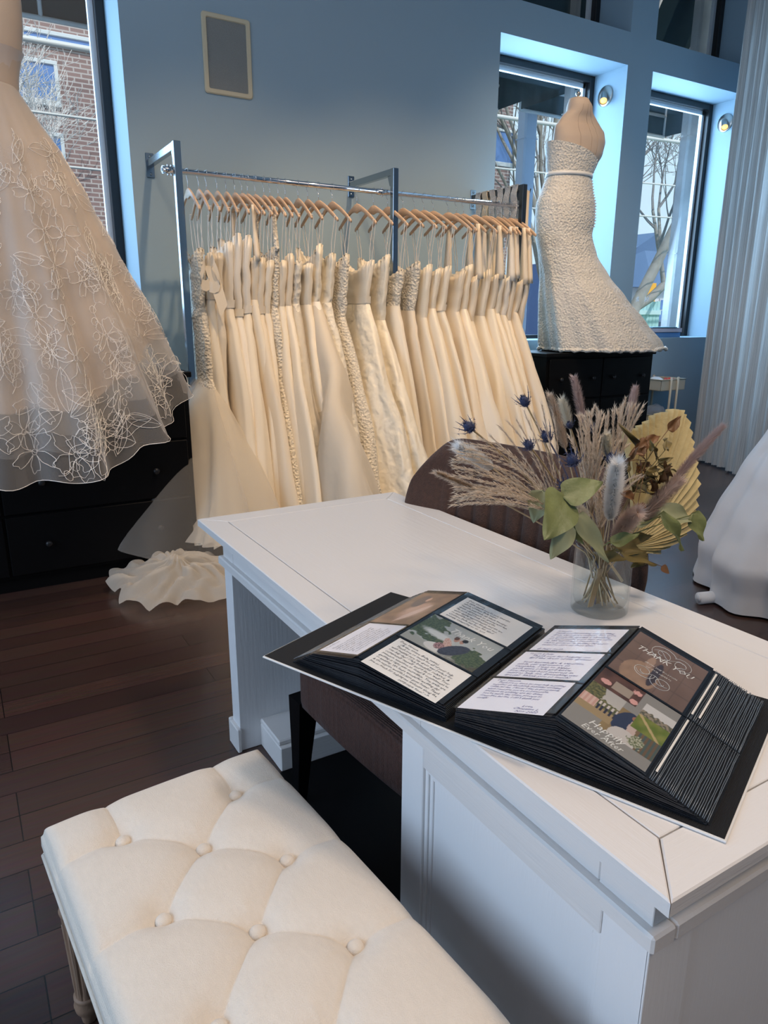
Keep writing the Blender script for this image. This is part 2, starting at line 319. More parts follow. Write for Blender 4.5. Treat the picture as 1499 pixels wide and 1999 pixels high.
# blue clad building and little white house seen through the rightmost window
NAVY = mat('navy_cladding', (.06, .12, .30), .6, bump=('wave', 1.5, .6)); WHT = mat('white_siding', (.7, .74, .78), .6); ROOF = mat('slate_roof', (.09, .16, .30), .8)
def px_box(px0, py0, px1, py1, y, dy, mb, ox=0, oy=0, oz=0):
    a = at_y(px0, py0, y); c = at_y(px1, py1, y); mb.box(a.x-ox, c.x-ox, y-oy, y+dy-oy, c.z-oz, a.z-oz); return a, c
a = at_y(1236, 510, 26); c = at_y(1400, 640, 26)
nb = thing('clad_building', 'tall dark blue clad building behind the white house across the street', 'building', (a.x-1.5, 26, -.15))
m = MB(); m.box(0, 14, 0, 6, 0, a.z+.15+.1)
m.prism([(0, 0), (5, 0), (5, .2), (0, .2)], a.z, a.z+.2); m.build('wall', NAVY, nb)
m = MB(); z = a.z
m.add([(0, -.1, z), (6.2, -.1, z), (3.1, -.1, z+1.6), (0, 6, z), (6.2, 6, z), (3.1, 6, z+1.6)], [(0, 1, 2), (3, 5, 4), (0, 2, 5, 3), (1, 4, 5, 2)]); m.build('roof', ROOF, nb)
a = at_y(1272, 560, 20); c = at_y(1345, 660, 20)
wh = thing('house', 'small white house with hipped blue-grey roof seen beside the concrete pillar', 'house', (a.x, 20, -.15))
m = MB(); m.box(0, 5, 0, 5, 0, a.z+.15); m.build('wall', WHT, wh)
m = MB(); z = a.z+.15; m.add([(-.4, -.4, z), (5.4, -.4, z), (5.4, 5.4, z), (-.4, 5.4, z), (2, 2.2, z+1.6), (3, 2.2, z+1.6)], [(0, 1, 5, 4), (1, 2, 5), (2, 3, 4, 5), (3, 0, 4), (0, 3, 2, 1)]); m.build('roof', ROOF, wh)
fr = MB().box(.5, 1.9, -.05, .02, .9, 2.2).build('window', PALE, wh); m = MB()
for i in range(2):
    for j in range(3): m.box(.56+i*.68, .56+i*.68+.6, -.07, -.05, .96+j*.41, .96+j*.41+.36)
m.build('pane', BLUEGL, fr)
a = at_y(1228, 588, 12); c = at_y(1276, 650, 12)
fe = thing('board_fence', 'pale green board fence below the blue building outside', 'fence', (a.x-2, 12, -.15)); m = MB()
for i in range(26): m.box(i*.12, i*.12+.11, 0, .03, 0, a.z+.15+.01*(i % 2))
m.build('boards', mat('pale_green_paint', (.36, .60, .62), .7), fe)
m = MB(); m.box(0, 3.1, -.05, 0, a.z-.15, a.z-.05); m.build('rail', mat('pale_green_rail', (.5, .7, .74), .7), fe)
a = at_y(1270, 575, 16); sg = thing('street_sign', 'small yellow-orange sign on a post beside the white house', 'sign', (a.x, 16, -.15))
MB().box(-.2, .2, -.02, .02, a.z-.3, a.z+.5).build('plate', mat('sign_orange', (.9, .45, .02), .5), sg); MB().tube([(0, .05, 0), (0, .05, a.z+.3)], .04, 8).build('post', DARKST, sg)
a = at_y(1300, 622, 15.0)
car = thing('parked_car', 'dark parked car half hidden behind the concrete pillar outside', 'car', (a.x-1.0, 15, -.15)); m = MB()
prof = [(0, .3), (0, .75), (.5, .85), (1.0, 1.35), (2.6, 1.38), (3.3, .9), (4.2, .8), (4.3, .3)]
n = len(prof); m.loft([[(x, y, z) for x, z in prof] for y in (0, 1.7)], closed=True, cap0=True, cap1=True, smooth=False); m.build('body', mat('car_blue_black', (.03, .06, .12), .25), car)
m = MB()
for x in (.8, 3.4): m.loft([[(x+r*cos(t*pi/8), y, .3+r*sin(t*pi/8)) for t in range(16)] for r, y in ((.3, -.05), (.3, .15))], cap0=True, cap1=True)
m.build('wheel', BLACKM, car)
# concrete pillars close outside the windows
CONC = mat('weathered_concrete', (.60, .57, .54), .9, var=(3, .3), bump=('noise', 30, .5)); BLCOL = mat('painted_pillar', (.42, .50, .62), .7, var=(2, .12))
def pillar(px0, px1, py, y, mt, label, w=.4):
    a = at_y(px0, py, y+w); c = at_y(px1, py, y); m = MB(); m.box(0, c.x-a.x, 0, w, 0, 5.2, b=.02)
    for z in (1.0, 2.2, 3.4): m.box(-.004, c.x-a.x+.004, -.004, w+.004, z, z+.01)
    o = m.build('pillar', mt); o.location = (a.x, y, -.15); tag(o, label, 'pillar'); return o
pillar(1312, 1372, 400, 5.6, CONC, 'square weathered concrete pillar outside the rightmost window', .12)
pillar(1006, 1047, 300, 6.6, BLCOL, 'pale blue-grey pillar outside the window behind the right mannequin', .15)
pillar(1100, 1142, 170, 5.6, CONC, 'rough concrete pillar just behind the neck of the right mannequin', .12)
# awning over the windows: green-black cloth on a white pipe frame
AWN = mat('awning_cloth', (.012, .035, .04), .7); PIPE = mat('white_pipe', (.62, .64, .63), .45)
def awning(x0, x1, label, zl):
    o = thing('awning', label, 'awning', (x0, 5.45, 0)); L_ = x1-x0
    m = MB(); m.add([(0, 0, (zl+2.0)), (L_, 0, (zl+2.0)), (L_, .95, (zl+.44)), (0, .95, (zl+.44)), (L_, .95, zl), (0, .95, zl)], [(0, 1, 2, 3), (3, 2, 4, 5)]); m.add([(0, 0, (zl+2.0)), (0, .95, (zl+.44)), (0, .95, zl), (0, .0, zl)], [(0, 1, 2, 3)]); m.add([(L_, 0, (zl+2.0)), (L_, .95, (zl+.44)), (L_, .95, zl), (L_, 0, zl)], [(0, 1, 2, 3)])
    m.build('canopy', AWN, o); p = MB()
    for z in (zl, (zl+.22), (zl+.44)): p.tube([(0, .93, z), (L_, .93, z)], .018, 8)
    k = 0
    while k <= L_: p.tube([(k, .93, zl), (k, .93, (zl+.44)), (k, 0.02, (zl+1.98))], .016, 6); k += .75
    p.build('pipe_frame', PIPE, o)
awning(-.6, 1.7, 'dark green awning on white pipes over the left window', at_y(120, 45, 6.4).z)
awning(3.6, 5.15, 'dark green awning over the window behind the right mannequin', at_y(1000, 222, 6.4).z)
awning(5.45, 7.7, 'short dark green awning over the rightmost window', at_y(1290, 268, 6.4).z)
# trees
BARK = mat('sunlit_bark', (.34, .33, .30), .9, var=(6, .3)); TWIG = mat('pale_twigs', (.85, .84, .83), .8)
def tree(x, y, h, label, seed, r0=.13, lean=(.2, 0), mt=BARK, tw=TWIG, depth=5, base=-.15, fork=.25):
    rnd = random.Random(seed); o = thing('bare_tree', label, 'tree', (x, y, base)); m = MB(); t_ = MB()
    def grow(p, d, L_, r, k):
        q = p; pts = [q]
        for i in range(4):
            d = (d+Vector((rnd.uniform(-1, 1), rnd.uniform(-.6, .6), rnd.uniform(-.4, .7)))*.16).normalized(); q = q+d*(L_/4); pts.append(q)
        (m if k > 3 else t_).tube(pts, [max(.004, lerp(r, r*.62, i/4)) for i in range(5)], 6 if k > 3 else 3, caps=False)
        if k == 0: return
        for j in range(3 if k > 1 else 4):
            b_ = pts[rnd.choice((2, 3, 4))] if j else pts[4]
            nd = (d+Vector((rnd.uniform(-1, 1), rnd.uniform(-.7, .7), rnd.uniform(-.5, .8)))*(.45 if j == 0 else .95)).normalized()
            grow(b_, nd, L_*rnd.uniform(.6, .82), r*rnd.uniform(.5, .66), k-1)
    grow(Vector((0, 0, 0)), Vector((lean[0], lean[1], 1)).normalized(), h*fork*1.6, r0, depth)
    m.build('trunk', mt, o); t_.build('twigs', tw, o); return o
TWB = mat('dark_twigs', (.22, .22, .22), .9)
tree(.75, 10.2, 7.4, 'bare branching tree in front of the brick building, left window', 3, .05, (-.06, 0), BARK, TWIG, 7, fork=.2)
tree(2.1, 12.0, 8.0, 'pale bare tree against the brick at the right edge of the left window', 11, .05, (-.12, 0), BARK, TWIG, 7, fork=.2)
tree(7.9, 11.5, 8.5, 'bare tree seen between pillar and mannequin in the middle window', 5, .13, (-.1, 0), BARK, TWIG, 6)
tree(11.2, 10.0, 9, 'leaning forked bare tree filling the rightmost window', 8, .16, (.42, 0), BARK, TWB, 6)
tree(12.6, 13.0, 9.5, 'bare tree with dense twigs behind the leaning tree', 21, .14, (-.1, 0), BARK, TWB, 6)
tree(16.0, 17.0, 10, 'distant bare tree above the blue clad building', 31, .15, (.0, 0), BARK, TWB, 6)
for i, (z, y, s) in enumerate(((3.4, 9, .02), (4.1, 9.1, .03), (4.7, 9.2, -.02), (5.2, 9.3, .05), (2.9, 9.0, .01))):
    m = MB(); m.tube([(-10+k*2, y, z+s*(k-6)*.4+.0015*(k*2-12)**2) for k in range(22)], .014 if i != 1 else .03, 5)
    tag(m.build('overhead_wire', PIPE), 'pale overhead wire above the street, %s of five' % ['second lowest', 'thick middle one', 'second highest', 'highest', 'lowest'][i], 'wire', 'overhead wires outside')
# ================================================================== GARMENT RACK
RY, RAILZ = 4.335, 2.145
RAILZ = at_y(700, 369, RY).z
PX_ = [at_y(344, 290, 4.3).x, at_y(770, 340, 4.3).x, at_y(1022, 365, 4.3).x]; PTOP = at_y(340, 275, 4.3).z
rk = thing('garment_rack', 'long wall braced steel garment rack with chrome hanging rail', 'rack', (PX_[0], 4.3, 0))
ox = PX_[0]
for i, x in enumerate(PX_):
    m = MB(); m.box(x-ox-.02, x-ox+.02, -.02, .02, 0, PTOP, b=.002)
    m.build('post', STEEL if i < 2 else DARKST, rk)
    m = MB(); m.box(x-ox-.017, x-ox+.017, .021, YW-4.3-.008, PTOP-.04, PTOP, b=.002); m.add([(x-ox-.01, .02, PTOP-.04), (x-ox+.01, .02, PTOP-.04), (x-ox+.01, .07, PTOP-.04), (x-ox-.01, .07, PTOP-.04), (x-ox-.01, .02, PTOP-.11), (x-ox+.01, .02, PTOP-.11), (x-ox+.01, .045, PTOP-.10), (x-ox-.01, .045, PTOP-.10)], [(0, 1, 5, 4), (1, 2, 6, 5), (2, 3, 7, 6), (3, 0, 4, 7), (4, 5, 6, 7)])
    arm = m.build('bracket_arm', STEEL if i < 2 else DARKST, rk)
    m = MB(); m.box(x-ox-.025, x-ox+.025, YW-4.3-.01, YW-4.3, PTOP-.10, PTOP+.04, b=.002)
    for z in (PTOP+.02, PTOP-.08): m.loft([[(x-ox+r*cos(t*pi/6), YW-4.3-.01-e, z+r*sin(t*pi/6)) for t in range(12)] for r, e in ((.008, 0), (.008, .004), (.001, .006))], cap1=True)
    m.build('wall_plate', STEEL, arm)
m = MB(); x0 = at_y(318, 328, RY).x-ox; x1 = PX_[2]-ox+.03; ry = RY-4.3+.0; rz = RAILZ
seg = [(x0, .020), (x0+.06, .020), (x0+.06, .016), (PX_[1]-ox-.10, .016), (PX_[1]-ox-.10, .019), (PX_[1]-ox-.02, .019), (PX_[1]-ox-.02, .016), (x1, .016)]
m.loft([[(x, ry+.025+r*cos(k*pi/8), rz+r*sin(k*pi/8)) for k in range(16)] for x, r in [(x0+.001, .012)]+seg], cap1=True)
for x, a0 in ((x0+.035, 0), (x0+.055, 1), (PX_[1]-ox-.06, 0)):
    for s in (-1, 1): m.tube([(x, ry+.025, rz+s*.018), (x, ry+.025, rz+s*.028)], .006, 8)
m.build('rail', CHROME, rk)
m = MB(); m.tube([(PX_[2]-ox, .03, PTOP-.02), (PX_[2]-ox+.2, .16, PTOP-.02), (PX_[2]-ox+.21, .16, PTOP+.01)], .006, 8); m.build('side_hook', DARKST, rk)
RY = 4.3+ry+.025
# beaded belts hanging from the right-hand arm
BEAD = mat('crystal_beads', (.85, .82, .78), .12, metal=.4, bump=('voronoi', 160, .9)); SASH = mat('sash_ribbon', (.75, .62, .45), .4)
names = ['silver crystal belt nearest the wall end', 'gold toned beaded belt second from the wall', 'crystal belt in the middle', 'blue-white crystal belt', 'wide silver beaded belt', 'narrow crystal belt next to the post']
for i, nm in enumerate(names):
    y = YW-.1-i*.085; m = MB(); w_ = .03
    for s in (-1, 1):
        rings = []
        for k in range(14):
            z = PTOP+.004-.42*k/13*(1 if s > 0 else .85); xx = s*(.022+.004*sin(k*1.3+i)); rings.append([(xx, -w_+.006*sin(k+i), z), (xx, w_+.006*sin(k+i), z), (xx+.005, w_+.006*sin(k+i), z), (xx+.005, -w_+.006*sin(k+i), z)])
        m.loft(rings, smooth=False, cap1=True)
    m.box(-.027, .027, -w_, w_, PTOP+.001, PTOP+.006)
    o = m.build('beaded_belt', BEAD if i != 1 else SASH); o.location = (PX_[2], y, 0); tag(o, nm+' draped over the right rack arm', 'belt', 'beaded belts on the right rack arm')
for i in range(4):
    p = at_y(1034+i*4.5, 372, 4.5); m = MB(); x_ = p.x
    m.loft([[(-.008, .002*sin(k), -k*.06), (.008, .002*sin(k), -k*.06), (.008, .002*sin(k)+.002, -k*.06), (-.008, .002*sin(k)+.002, -k*.06)] for k in range(12)], smooth=False, cap0=True, cap1=True)
    o = m.build('hanging_sash', SASH); o.location = (PX_[2]+.06+i*.035, 4.36+.022*i, PTOP-.012); tag(o, 'tan satin sash hanging at the right of the end post, %s of four' % ordn(i), 'sash', 'sashes behind the end post')
# ------------------------------------------------------------------ hangers
HPX = [365, 386, 401.5, 422, 440, 457, 471, 482, 497, 514, 526, 542, 556, 581, 600, 621, 648, 696.5, 729, 757, 786.5, 809.6, 827.6, 846, 875, 891.5, 905.6, 926.6, 947.7, 957, 973, 983.7, 997, 1006]
def rail_py(px): return 328+(px-318)*(402-328)/(1020-318)
HX = [at_y(px, rail_py(px), RY).x for px in HPX]
HALF = .222; DROP = .20
def hanger_meshes():
    arm = MB()
    # body: flat contoured wood, 12 mm thick, running along y
    n = 22; rings = []
    for i in range(n+1):
        u = -1+2*i/n; a = abs(u)
        top = -.083-.118*(1-cos(min(1, a)*pi*.5))**.85-.0*a if a > .12 else -.083-.003*(a/.12)
        top = -.085-.125*(a**1.35)
        if a < .14: top = -.085-.006*(a/.14)**2
        th = .030+.028*exp(-(a/.16)**2)-.006*a; bot = top-th*(1 if a < .93 else .8)
        tx = .0065-.001*a; y = u*HALF
        e = .003
        rings.append([(-tx+e, y, top), (tx-e, y, top), (tx, y, top-e), (tx, y, bot+e), (tx-e, y, bot), (-tx+e, y, bot), (-tx, y, bot+e), (-tx, y, top-e)])
    arm.loft(rings, cap0=True, cap1=True)
    hk = MB(); pts = [(0, 0, -.086), (0, 0, -.055), (0, .004, -.04), (0, .018, -.026)]
    for k in range(11): t = radians(-20+22*k); pts.append((0, .0215*cos(t), .0+.0215*sin(t)))
    hk.tube(pts, .0017, 6)
    return arm, hk
am, hk = hanger_meshes()
h0 = None; rh = random.Random(4); HROT = []
for i, x in enumerate(HX):
    lab = 'pale wooden hanger, %s from the left end of the rail' % ordn(i) if i < 17 else 'pale wooden hanger, %s counted from the right end of the rail' % ordn(len(HX)-1-i)
    rz_ = radians(rh.uniform(-5, 6)+(8 if 18 < i < 30 else 0)); HROT.append(rz_)
    if h0 is None:
        h0 = thing('clothes_hanger', lab, 'hanger', (x, RY, RAILZ), rz_, 'wooden hangers on the rail'); pb = am.build('shoulders', HWOOD, h0); ph = hk.build('hook', CHROME, h0)
    else:
        c = h0.copy(); COL.objects.link(c); c.location = (x, RY, RAILZ); c.rotation_euler = (0, 0, rz_); c['label'] = lab
        for q in (pb, ph): d = q.copy(); COL.objects.link(d); d.parent = c
# ------------------------------------------------------------------ gowns on the rack
def gown(i, x, spec):
    """spec: name, skirt material, bodice material, near reach, thickness, waist z, top z, hem z, features"""
    rnd = random.Random(100+i); g = thing('wedding_gown', spec['label'], 'gown', (x, RY, 0), HROT[i]*.6, 'gowns hanging on the rack')
    zt, zw, zh = spec.get('top', 1.70), spec.get('waist', 1.42), spec.get('hem', .06)
    reach, far = spec.get('reach', .5), spec.get('far', .35); th = spec.get('th', .06); N = 72
    k1, ph = rnd.choice((9, 11, 13, 15)), rnd.uniform(0, 6); amp = spec.get('amp', .35); flip = spec.get('mer', 0)
    zf = spec.get('flare', zw-.12)
    sway = rnd.uniform(-.02, .02)
    kq = rnd.choice((5, 6, 7, 8)); lx_ = rnd.uniform(-.02, .02); soft = rnd.uniform(.5, 1.2)
    def ring(z, off=0., scale=1.):
        if z >= zw:
            v = (z-zw)/(zt-zw); n_ = lerp(.135, .185, v); f_ = lerp(.13, .17, v); b = lerp(.034, .040, v); pl = .05; w_ = 0
        else:
            v = (zw-z)/(zw-zh); w_ = min(1, v*3)
            if flip:
                vf = max(0, (zf-z)/(zf-zh)); hip = .19 if v > .12 else lerp(.135, .19, v/.12); n_ = lerp(hip, reach, vf**.8); f_ = lerp(hip, far, vf**.8); b = lerp(.042, th, vf**.8); pl = .05+amp*vf
            else:
                n_ = lerp(.135, reach, 1-(1-v)**1.35); f_ = lerp(.13, far, v**.8); b = lerp(.034, th, v**.75); pl = .06+amp*v**.6
        n_ *= scale; f_ *= scale; b = b*scale+off; P = []
        for j in range(N):
            t = 2*pi*j/N; cy, cx = cos(t), sin(t)
            big = nz(cos(t)*1.6+i*3.1, sin(t)*1.6, z*.5+i); mid_ = sin(kq*t+ph+1.5*nz(z*.9, i, 3))
            rr = 1+pl*(.75*big+.30*mid_*soft)+pl*.12*sin(k1*t+ph*2)*w_
            y = -n_*cy if cy > 0 else -f_*cy
            bx = b*(abs(cx)**.7)*(1 if cx > 0 else -1)
            fold = w_*b*.55*nz(y*7, i*5.3, z*.45)+.012*(1-w_)*nz(y*9, z*14, i*2.1)
            sh = spec.get('shift', (0, 0)); vs_ = max(0, (zf-z)/(zf-zh))**.9 if z < zf else 0; bx += 0
            P.append(Vector((sh[0]*vs_, sh[1]*vs_, 0))+Vector((bx*rr+fold+sway*(zt-z)+lx_*nz(z*1.4, i*.7), y*(.9+.1*rr), z+(.0 if w_ else .004*nz(t, i, z*9)))))
        return P
    # bodice
    rings = []; nb = 9
    for q in range(nb):
        z = lerp(zw, zt, q/(nb-1)); R = ring(z)
        if q == nb-1 or q == nb-2:
            for j, p in enumerate(R):
                cy = cos(2*pi*j/N); up_ = spec.get('peak', .03)*(max(0, abs(cy)-.35)/.65)**1.5-.03*(1-abs(cy)); p.z += up_*(1 if q == nb-1 else .6); p.x += .006*sin(j*1.9+i)
        rings.append(R)
    inner = [[Vector((p.x*.6, p.y*.93, p.z-.02)) for p in rings[-1]], [Vector((p.x*.3, p.y*.8, p.z-.12)) for p in rings[-1]]]
    MB().loft(rings+inner, cap1=True).build('bodice', spec['bod'], g)
    # skirt
    rings = []; ns = 26
    for q in range(ns):
        z = lerp(zw+.004, zh, (q/(ns-1))); R = ring(z, .002 if q < 2 else 0)
        if q == ns-1:
            for j, p in enumerate(R): p.z += .012*sin(k1*2*pi*j/N+ph)
        rings.append(R)
    sk = MB().loft(rings, cap1=False).build('skirt', spec['sk'], g)
    if spec.get('over'):
        zo = spec.get('over_z', zf if flip else zw-.02); rings = []
        for q in range(20):
            z = lerp(zo, zh+spec.get('over_up', .02), q/19); s_ = 1+.12*(q/19)
            R = ring(z, .006+.03*(q/19), s_); rings.append(R)
        MB().loft(rings).build('tulle_layer', spec['over'], g)
    if spec.get('band'):
        m = MB(); R = []
        for z, o_ in ((zw+.045, .004), (zw+.04, .008), (zw+.005, .008), (zw, .004)):
            R.append([p*1.0+Vector((.006*(1 if p.x > 0 else -1), -.006 if p.y < 0 else .006, 0)) for p in ring(z)])
        m.loft(R).build('waistband', spec['band'], g)
    if spec.get('bow'):
        m = MB(); zb = zt-.04
        for s in (-1, 1):
            rr = []
            for k in range(13):
                t = pi*2*k/12; rr.append([Vector((-.03+s*.045*(1-cos(t))*.5+.015*sin(t*2), -.16-.03+d*0.0-.05*sin(t*.5), zb-.03+.075*sin(t)*s-.02*k/12+e)) for d, e in ((0, -.03), (1, .03))])
            m.loft([[a_, b_] for a_, b_ in rr], closed=False)
        m.loft([[(-.05+.01*k, -.20-.006*k, zb-.04*k), (.02+.006*k, -.21-.004*k, zb-.03*k)] for k in range(8)], closed=False); m.build('bow', spec['bod'], g)
    if spec.get('straps'):
        for s in (-1, 1):
            m = MB(); w_ = .018; rr = []
            for k in range(9):
                v = k/8; y = s*lerp(.165, .15, v)*1; z = lerp(zt, RAILZ-.165, v); hw = lerp(.036, .009, min(1, v*1.8)) if i < 20 else lerp(.055, .016, v)
                rr.append([(-.012, y-hw*.9, z), (.012, y-hw*.9, z), (.012, y+hw*.5, z), (-.012, y+hw*.5, z)])
            m.loft(rr, cap0=True, cap1=True); m.build('shoulder_strap', spec['bod'], g)
    else:
        for s in (-1, 1):
            m = MB(); ye = s*HALF*.93; ze = RAILZ-.085-.125*.92-.01
            for d in (-.009, .009):
                w_ = .0028; pts = [(d*.6, ye, ze+.012), (d, ye-.0*s, ze-.02), (d*1.3, s*.175, lerp(ze, zt, .6)), (d*.7, s*.165, zt+.01), (d*.5, s*.15, zt-.05)]
                m.loft([[(p[0]-w_*.3, p[1]-w_, p[2]), (p[0]+w_*.3, p[1]-w_, p[2]), (p[0]+w_*.3, p[1]+w_, p[2]), (p[0]-w_*.3, p[1]+w_, p[2])] for p in pts], smooth=False)
            m.box(-.0085, .0085, ye-.003, ye+.003, ze+.01, ze+.013)
            m.build('hanging_loop', RIBBON, g)
    return g
S, S2, C_, L1, J, L3 = SATIN, SATIN2, CREPE, LACE, JACQ, LACE3
SP = [
 dict(bod=L1, sk=L1, mer=1, flare=.98, shift=(-.05, -.32), reach=.38, far=.3, th=.24, hem=.12, over=TULLE2, amp=.5, label='strapless corded lace mermaid gown with tulle skirt, leftmost on the rack'),
 dict(bod=S2, sk=S, bow=1, band=S2, reach=.40, th=.07, label='satin gown with a large bow at the neckline beside the lace mermaid gown'),
 dict(bod=S2, sk=S2, reach=.44, mer=1, flare=.9, th=.09, top=1.70, label='plain champagne satin fitted gown just right of the bow gown'),
 dict(bod=C_, sk=S, band=C_, reach=.5, th=.07, top=1.72, label='ivory satin gown with draped white bodice, fourth from the left'),
 dict(bod=C_, sk=C_, band=S, reach=.46, th=.08, top=1.76, peak=.06, label='white crepe gown with pointed top and sash, fifth from the left'),
 dict(bod=C_, sk=S, band=C_, reach=.52, th=.08, top=1.75, peak=.06, label='white gown with stitched belt and smooth skirt, sixth from the left'),
 dict(bod=S2, sk=S, straps=1, reach=.45, th=.06, label='satin gown whose wide strap loops over its hanger, seventh from the left'),
 dict(bod=S2, sk=S2, band=S2, reach=.5, th=.06, waist=1.34, label='champagne gown with low satin band, eighth from the left'),
 dict(bod=S, sk=S, reach=.48, th=.05, top=1.68, label='ivory gown with narrow shoulders, ninth from the left'),
 dict(bod=L1, sk=L1, mer=1, flare=1.0, straps=1, reach=.45, th=.07, top=1.72, label='lace column gown with lace strap, tenth from the left'),
 dict(bod=S2, sk=S, reach=.48, th=.06, top=1.66, label='smooth ivory gown with satin binding, eleventh from the left'),
 dict(bod=S2, sk=S, reach=.53, th=.05, label='smooth ivory gown with squared back, twelfth from the left'),
 dict(bod=L3, sk=L3, over=TULLE, reach=.52, th=.10, top=1.64, label='floral lace gown with sheer overlay left of the full tulle ball gown'),
 dict(bod=S, sk=S, reach=.5, th=.05, top=1.66, label='yellowish satin gown glimpsed left of the full tulle ball gown'),
 dict(bod=J, sk=C_, over=TULLE2, reach=.74, far=.4, th=.20, amp=.3, top=1.72, waist=1.45, peak=.05, label='full pale tulle ball gown bulging out in the middle of the rack'),
 dict(bod=J, sk=L3, reach=.62, th=.12, top=1.72, waist=1.42, peak=.05, label='gown with scattered appliqué leaves right of the tulle ball gown'),
 dict(bod=L1, sk=L1, reach=.66, th=.10, top=1.70, waist=1.42, label='allover lace ball gown, seventeenth from the left'),
 dict(bod=S, sk=J, band=S, reach=.68, th=.15, top=1.68, waist=1.42, peak=.05, label='jacquard gown with wide pleated satin belt before the middle post'),
 dict(bod=J, sk=J, reach=.68, th=.13, top=1.69, waist=1.38, peak=.05, label='brocade gown with pointed bodice at the middle post'),
 dict(bod=L1, sk=S, reach=.55, th=.06, top=1.66, waist=1.42, label='gown with beaded lace bodice right behind the middle post'),
 dict(bod=L1, sk=S2, reach=.5, th=.05, top=1.67, waist=1.45, label='slim gown with ruffled lace top, right of the middle post'),
 dict(bod=S, sk=S, reach=.52, th=.07, top=1.67, waist=1.40, label='satin gown with gathered hip skirt, thirteenth counted from the right'),
 dict(bod=S, sk=S, reach=.6, th=.10, top=1.67, waist=1.42, label='glossy satin ball gown, twelfth counted from the right'),
 dict(bod=S, sk=S, reach=.58, th=.07, band=S, top=1.67, waist=1.42, label='satin gown with pleated cuff neckline, eleventh counted from the right'),
 dict(bod=S2, sk=S2, reach=.66, th=.12, top=1.64, waist=1.38, label='wide pleated satin ball gown, tenth counted from the right'),
 dict(bod=S, sk=S, reach=.68, th=.12, top=1.70, peak=.06, waist=1.42, label='ivory mikado gown with tall crossed bodice, ninth counted from the right'),
 dict(bod=S2, sk=S, reach=.6, th=.08, straps=1, top=1.64, waist=1.40, label='ivory gown with halter straps, eighth counted from the right'),
 dict(bod=S, sk=S, reach=.66, th=.10, top=1.63, waist=1.38, label='draped strapless satin gown, seventh counted from the right'),
 dict(bod=S2, sk=S, reach=.6, th=.08, straps=1, top=1.63, waist=1.38, label='gown with sheer wide shoulder straps, sixth counted from the right'),
 dict(bod=S, sk=S, reach=.66, th=.09, top=1.62, waist=1.38, label='satin gown with button bodice, fifth counted from the right'),
 dict(bod=C_, sk=S, reach=.7, th=.10, straps=1, top=1.62, waist=1.36, label='tank strap satin gown, fourth counted from the right'),
 dict(bod=S2, sk=S, reach=.66, th=.08, straps=1, top=1.62, waist=1.36, label='scoop armhole satin gown, third counted from the right'),
 dict(bod=S2, sk=S2, reach=.68, th=.09, straps=1, top=1.62, waist=1.36, label='tan satin sleeveless gown, second counted from the right'),
 dict(bod=S2, sk=S, reach=.72, th=.12, straps=1, top=1.62, waist=1.34, label='pleated satin sleeveless gown, last at the right end of the rack')]
rv = random.Random(9)
for i, (x, s) in enumerate(zip(HX, SP)):
    s['waist'] = s.get('waist', 1.42)+rv.uniform(-.07, .05); s['top'] = s.get('top', 1.70)+rv.uniform(-.025, .02); s['amp'] = s.get('amp', .35)*rv.uniform(.7, 1.5); s['peak'] = s.get('peak', .03)*rv.uniform(.5, 1.6); s['reach'] = s.get('reach', .5)*rv.uniform(.9, 1.08); s['th'] = s.get('th', .06)*rv.uniform(.85, 1.25)
    gown(i, x, s)
# floor train and wide tulle flare of the leftmost gown
g0 = bpy.data.objects['wedding_gown']
def sheet(P00, P10, P11, P01, nu, nv, f):
    P00, P10, P11, P01 = map(Vector, (P00, P10, P11, P01)); m = MB(); vs = []; 
    for j in range(nv+1):
        for i in range(nu+1):
            u, v = i/nu, j/nv; p = (P00*(1-u)+P10*u)*(1-v)+(P01*(1-u)+P11*u)*v; vs.append(p+Vector(f(u, v)))
    fs = [(j*(nu+1)+i, j*(nu+1)+i+1, (j+1)*(nu+1)+i+1, (j+1)*(nu+1)+i) for j in range(nv) for i in range(nu)]
    m.add(vs, fs, 0, True); return m
gx = HX[0]
m = MB(); rings = []
for q in range(16):     # the wide outer net, spreading to the left of the gown
    v = q/15; z = lerp(1.0, .16, v); wx = lerp(.05, .36, v**.85); wy = lerp(.19, .34, v**.8); cx = -.17*v
    rings.append([(cx-.10*v+wx*sin(t)*(1+.05*v*sin(7*t)), -.55*v-wy*cos(t)*(1+.05*v*sin(9*t)), z) for t in [2*pi*k/56 for k in range(56)]])
o = MB().loft(rings).build('outer_net', TULLE3, g0)
m = MB(); nr, na = 22, 160; c0 = Vector((-.40, -.80, 0)); vs = []
for r_ in range(nr+1):
    for k in range(na):
        t = 2*pi*k/na; rr = r_/nr; ax, ay = .34, .38
        edge = 1+.08*sin(5*t+1)+.05*sin(11*t)
        z = .012+.13*(1-rr)**.8+.05*(1-rr*.6)*(nz(cos(t)*5*rr, sin(t)*5*rr, 2)+.3)+.030*abs(sin(7*t+rr*6+2*nz(t, rr*3)))*(.3+rr); z = max(.008, z)
        vs.append((c0.x+ax*rr*edge*cos(t), c0.y+ay*rr*edge*sin(t), z))
fs = [(r_*na+k, r_*na+(k+1) % na, (r_+1)*na+(k+1) % na, (r_+1)*na+k) for r_ in range(nr) for k in range(na)]
m.add(vs, fs, 0, True); m.build('train', TULLE2, g0)
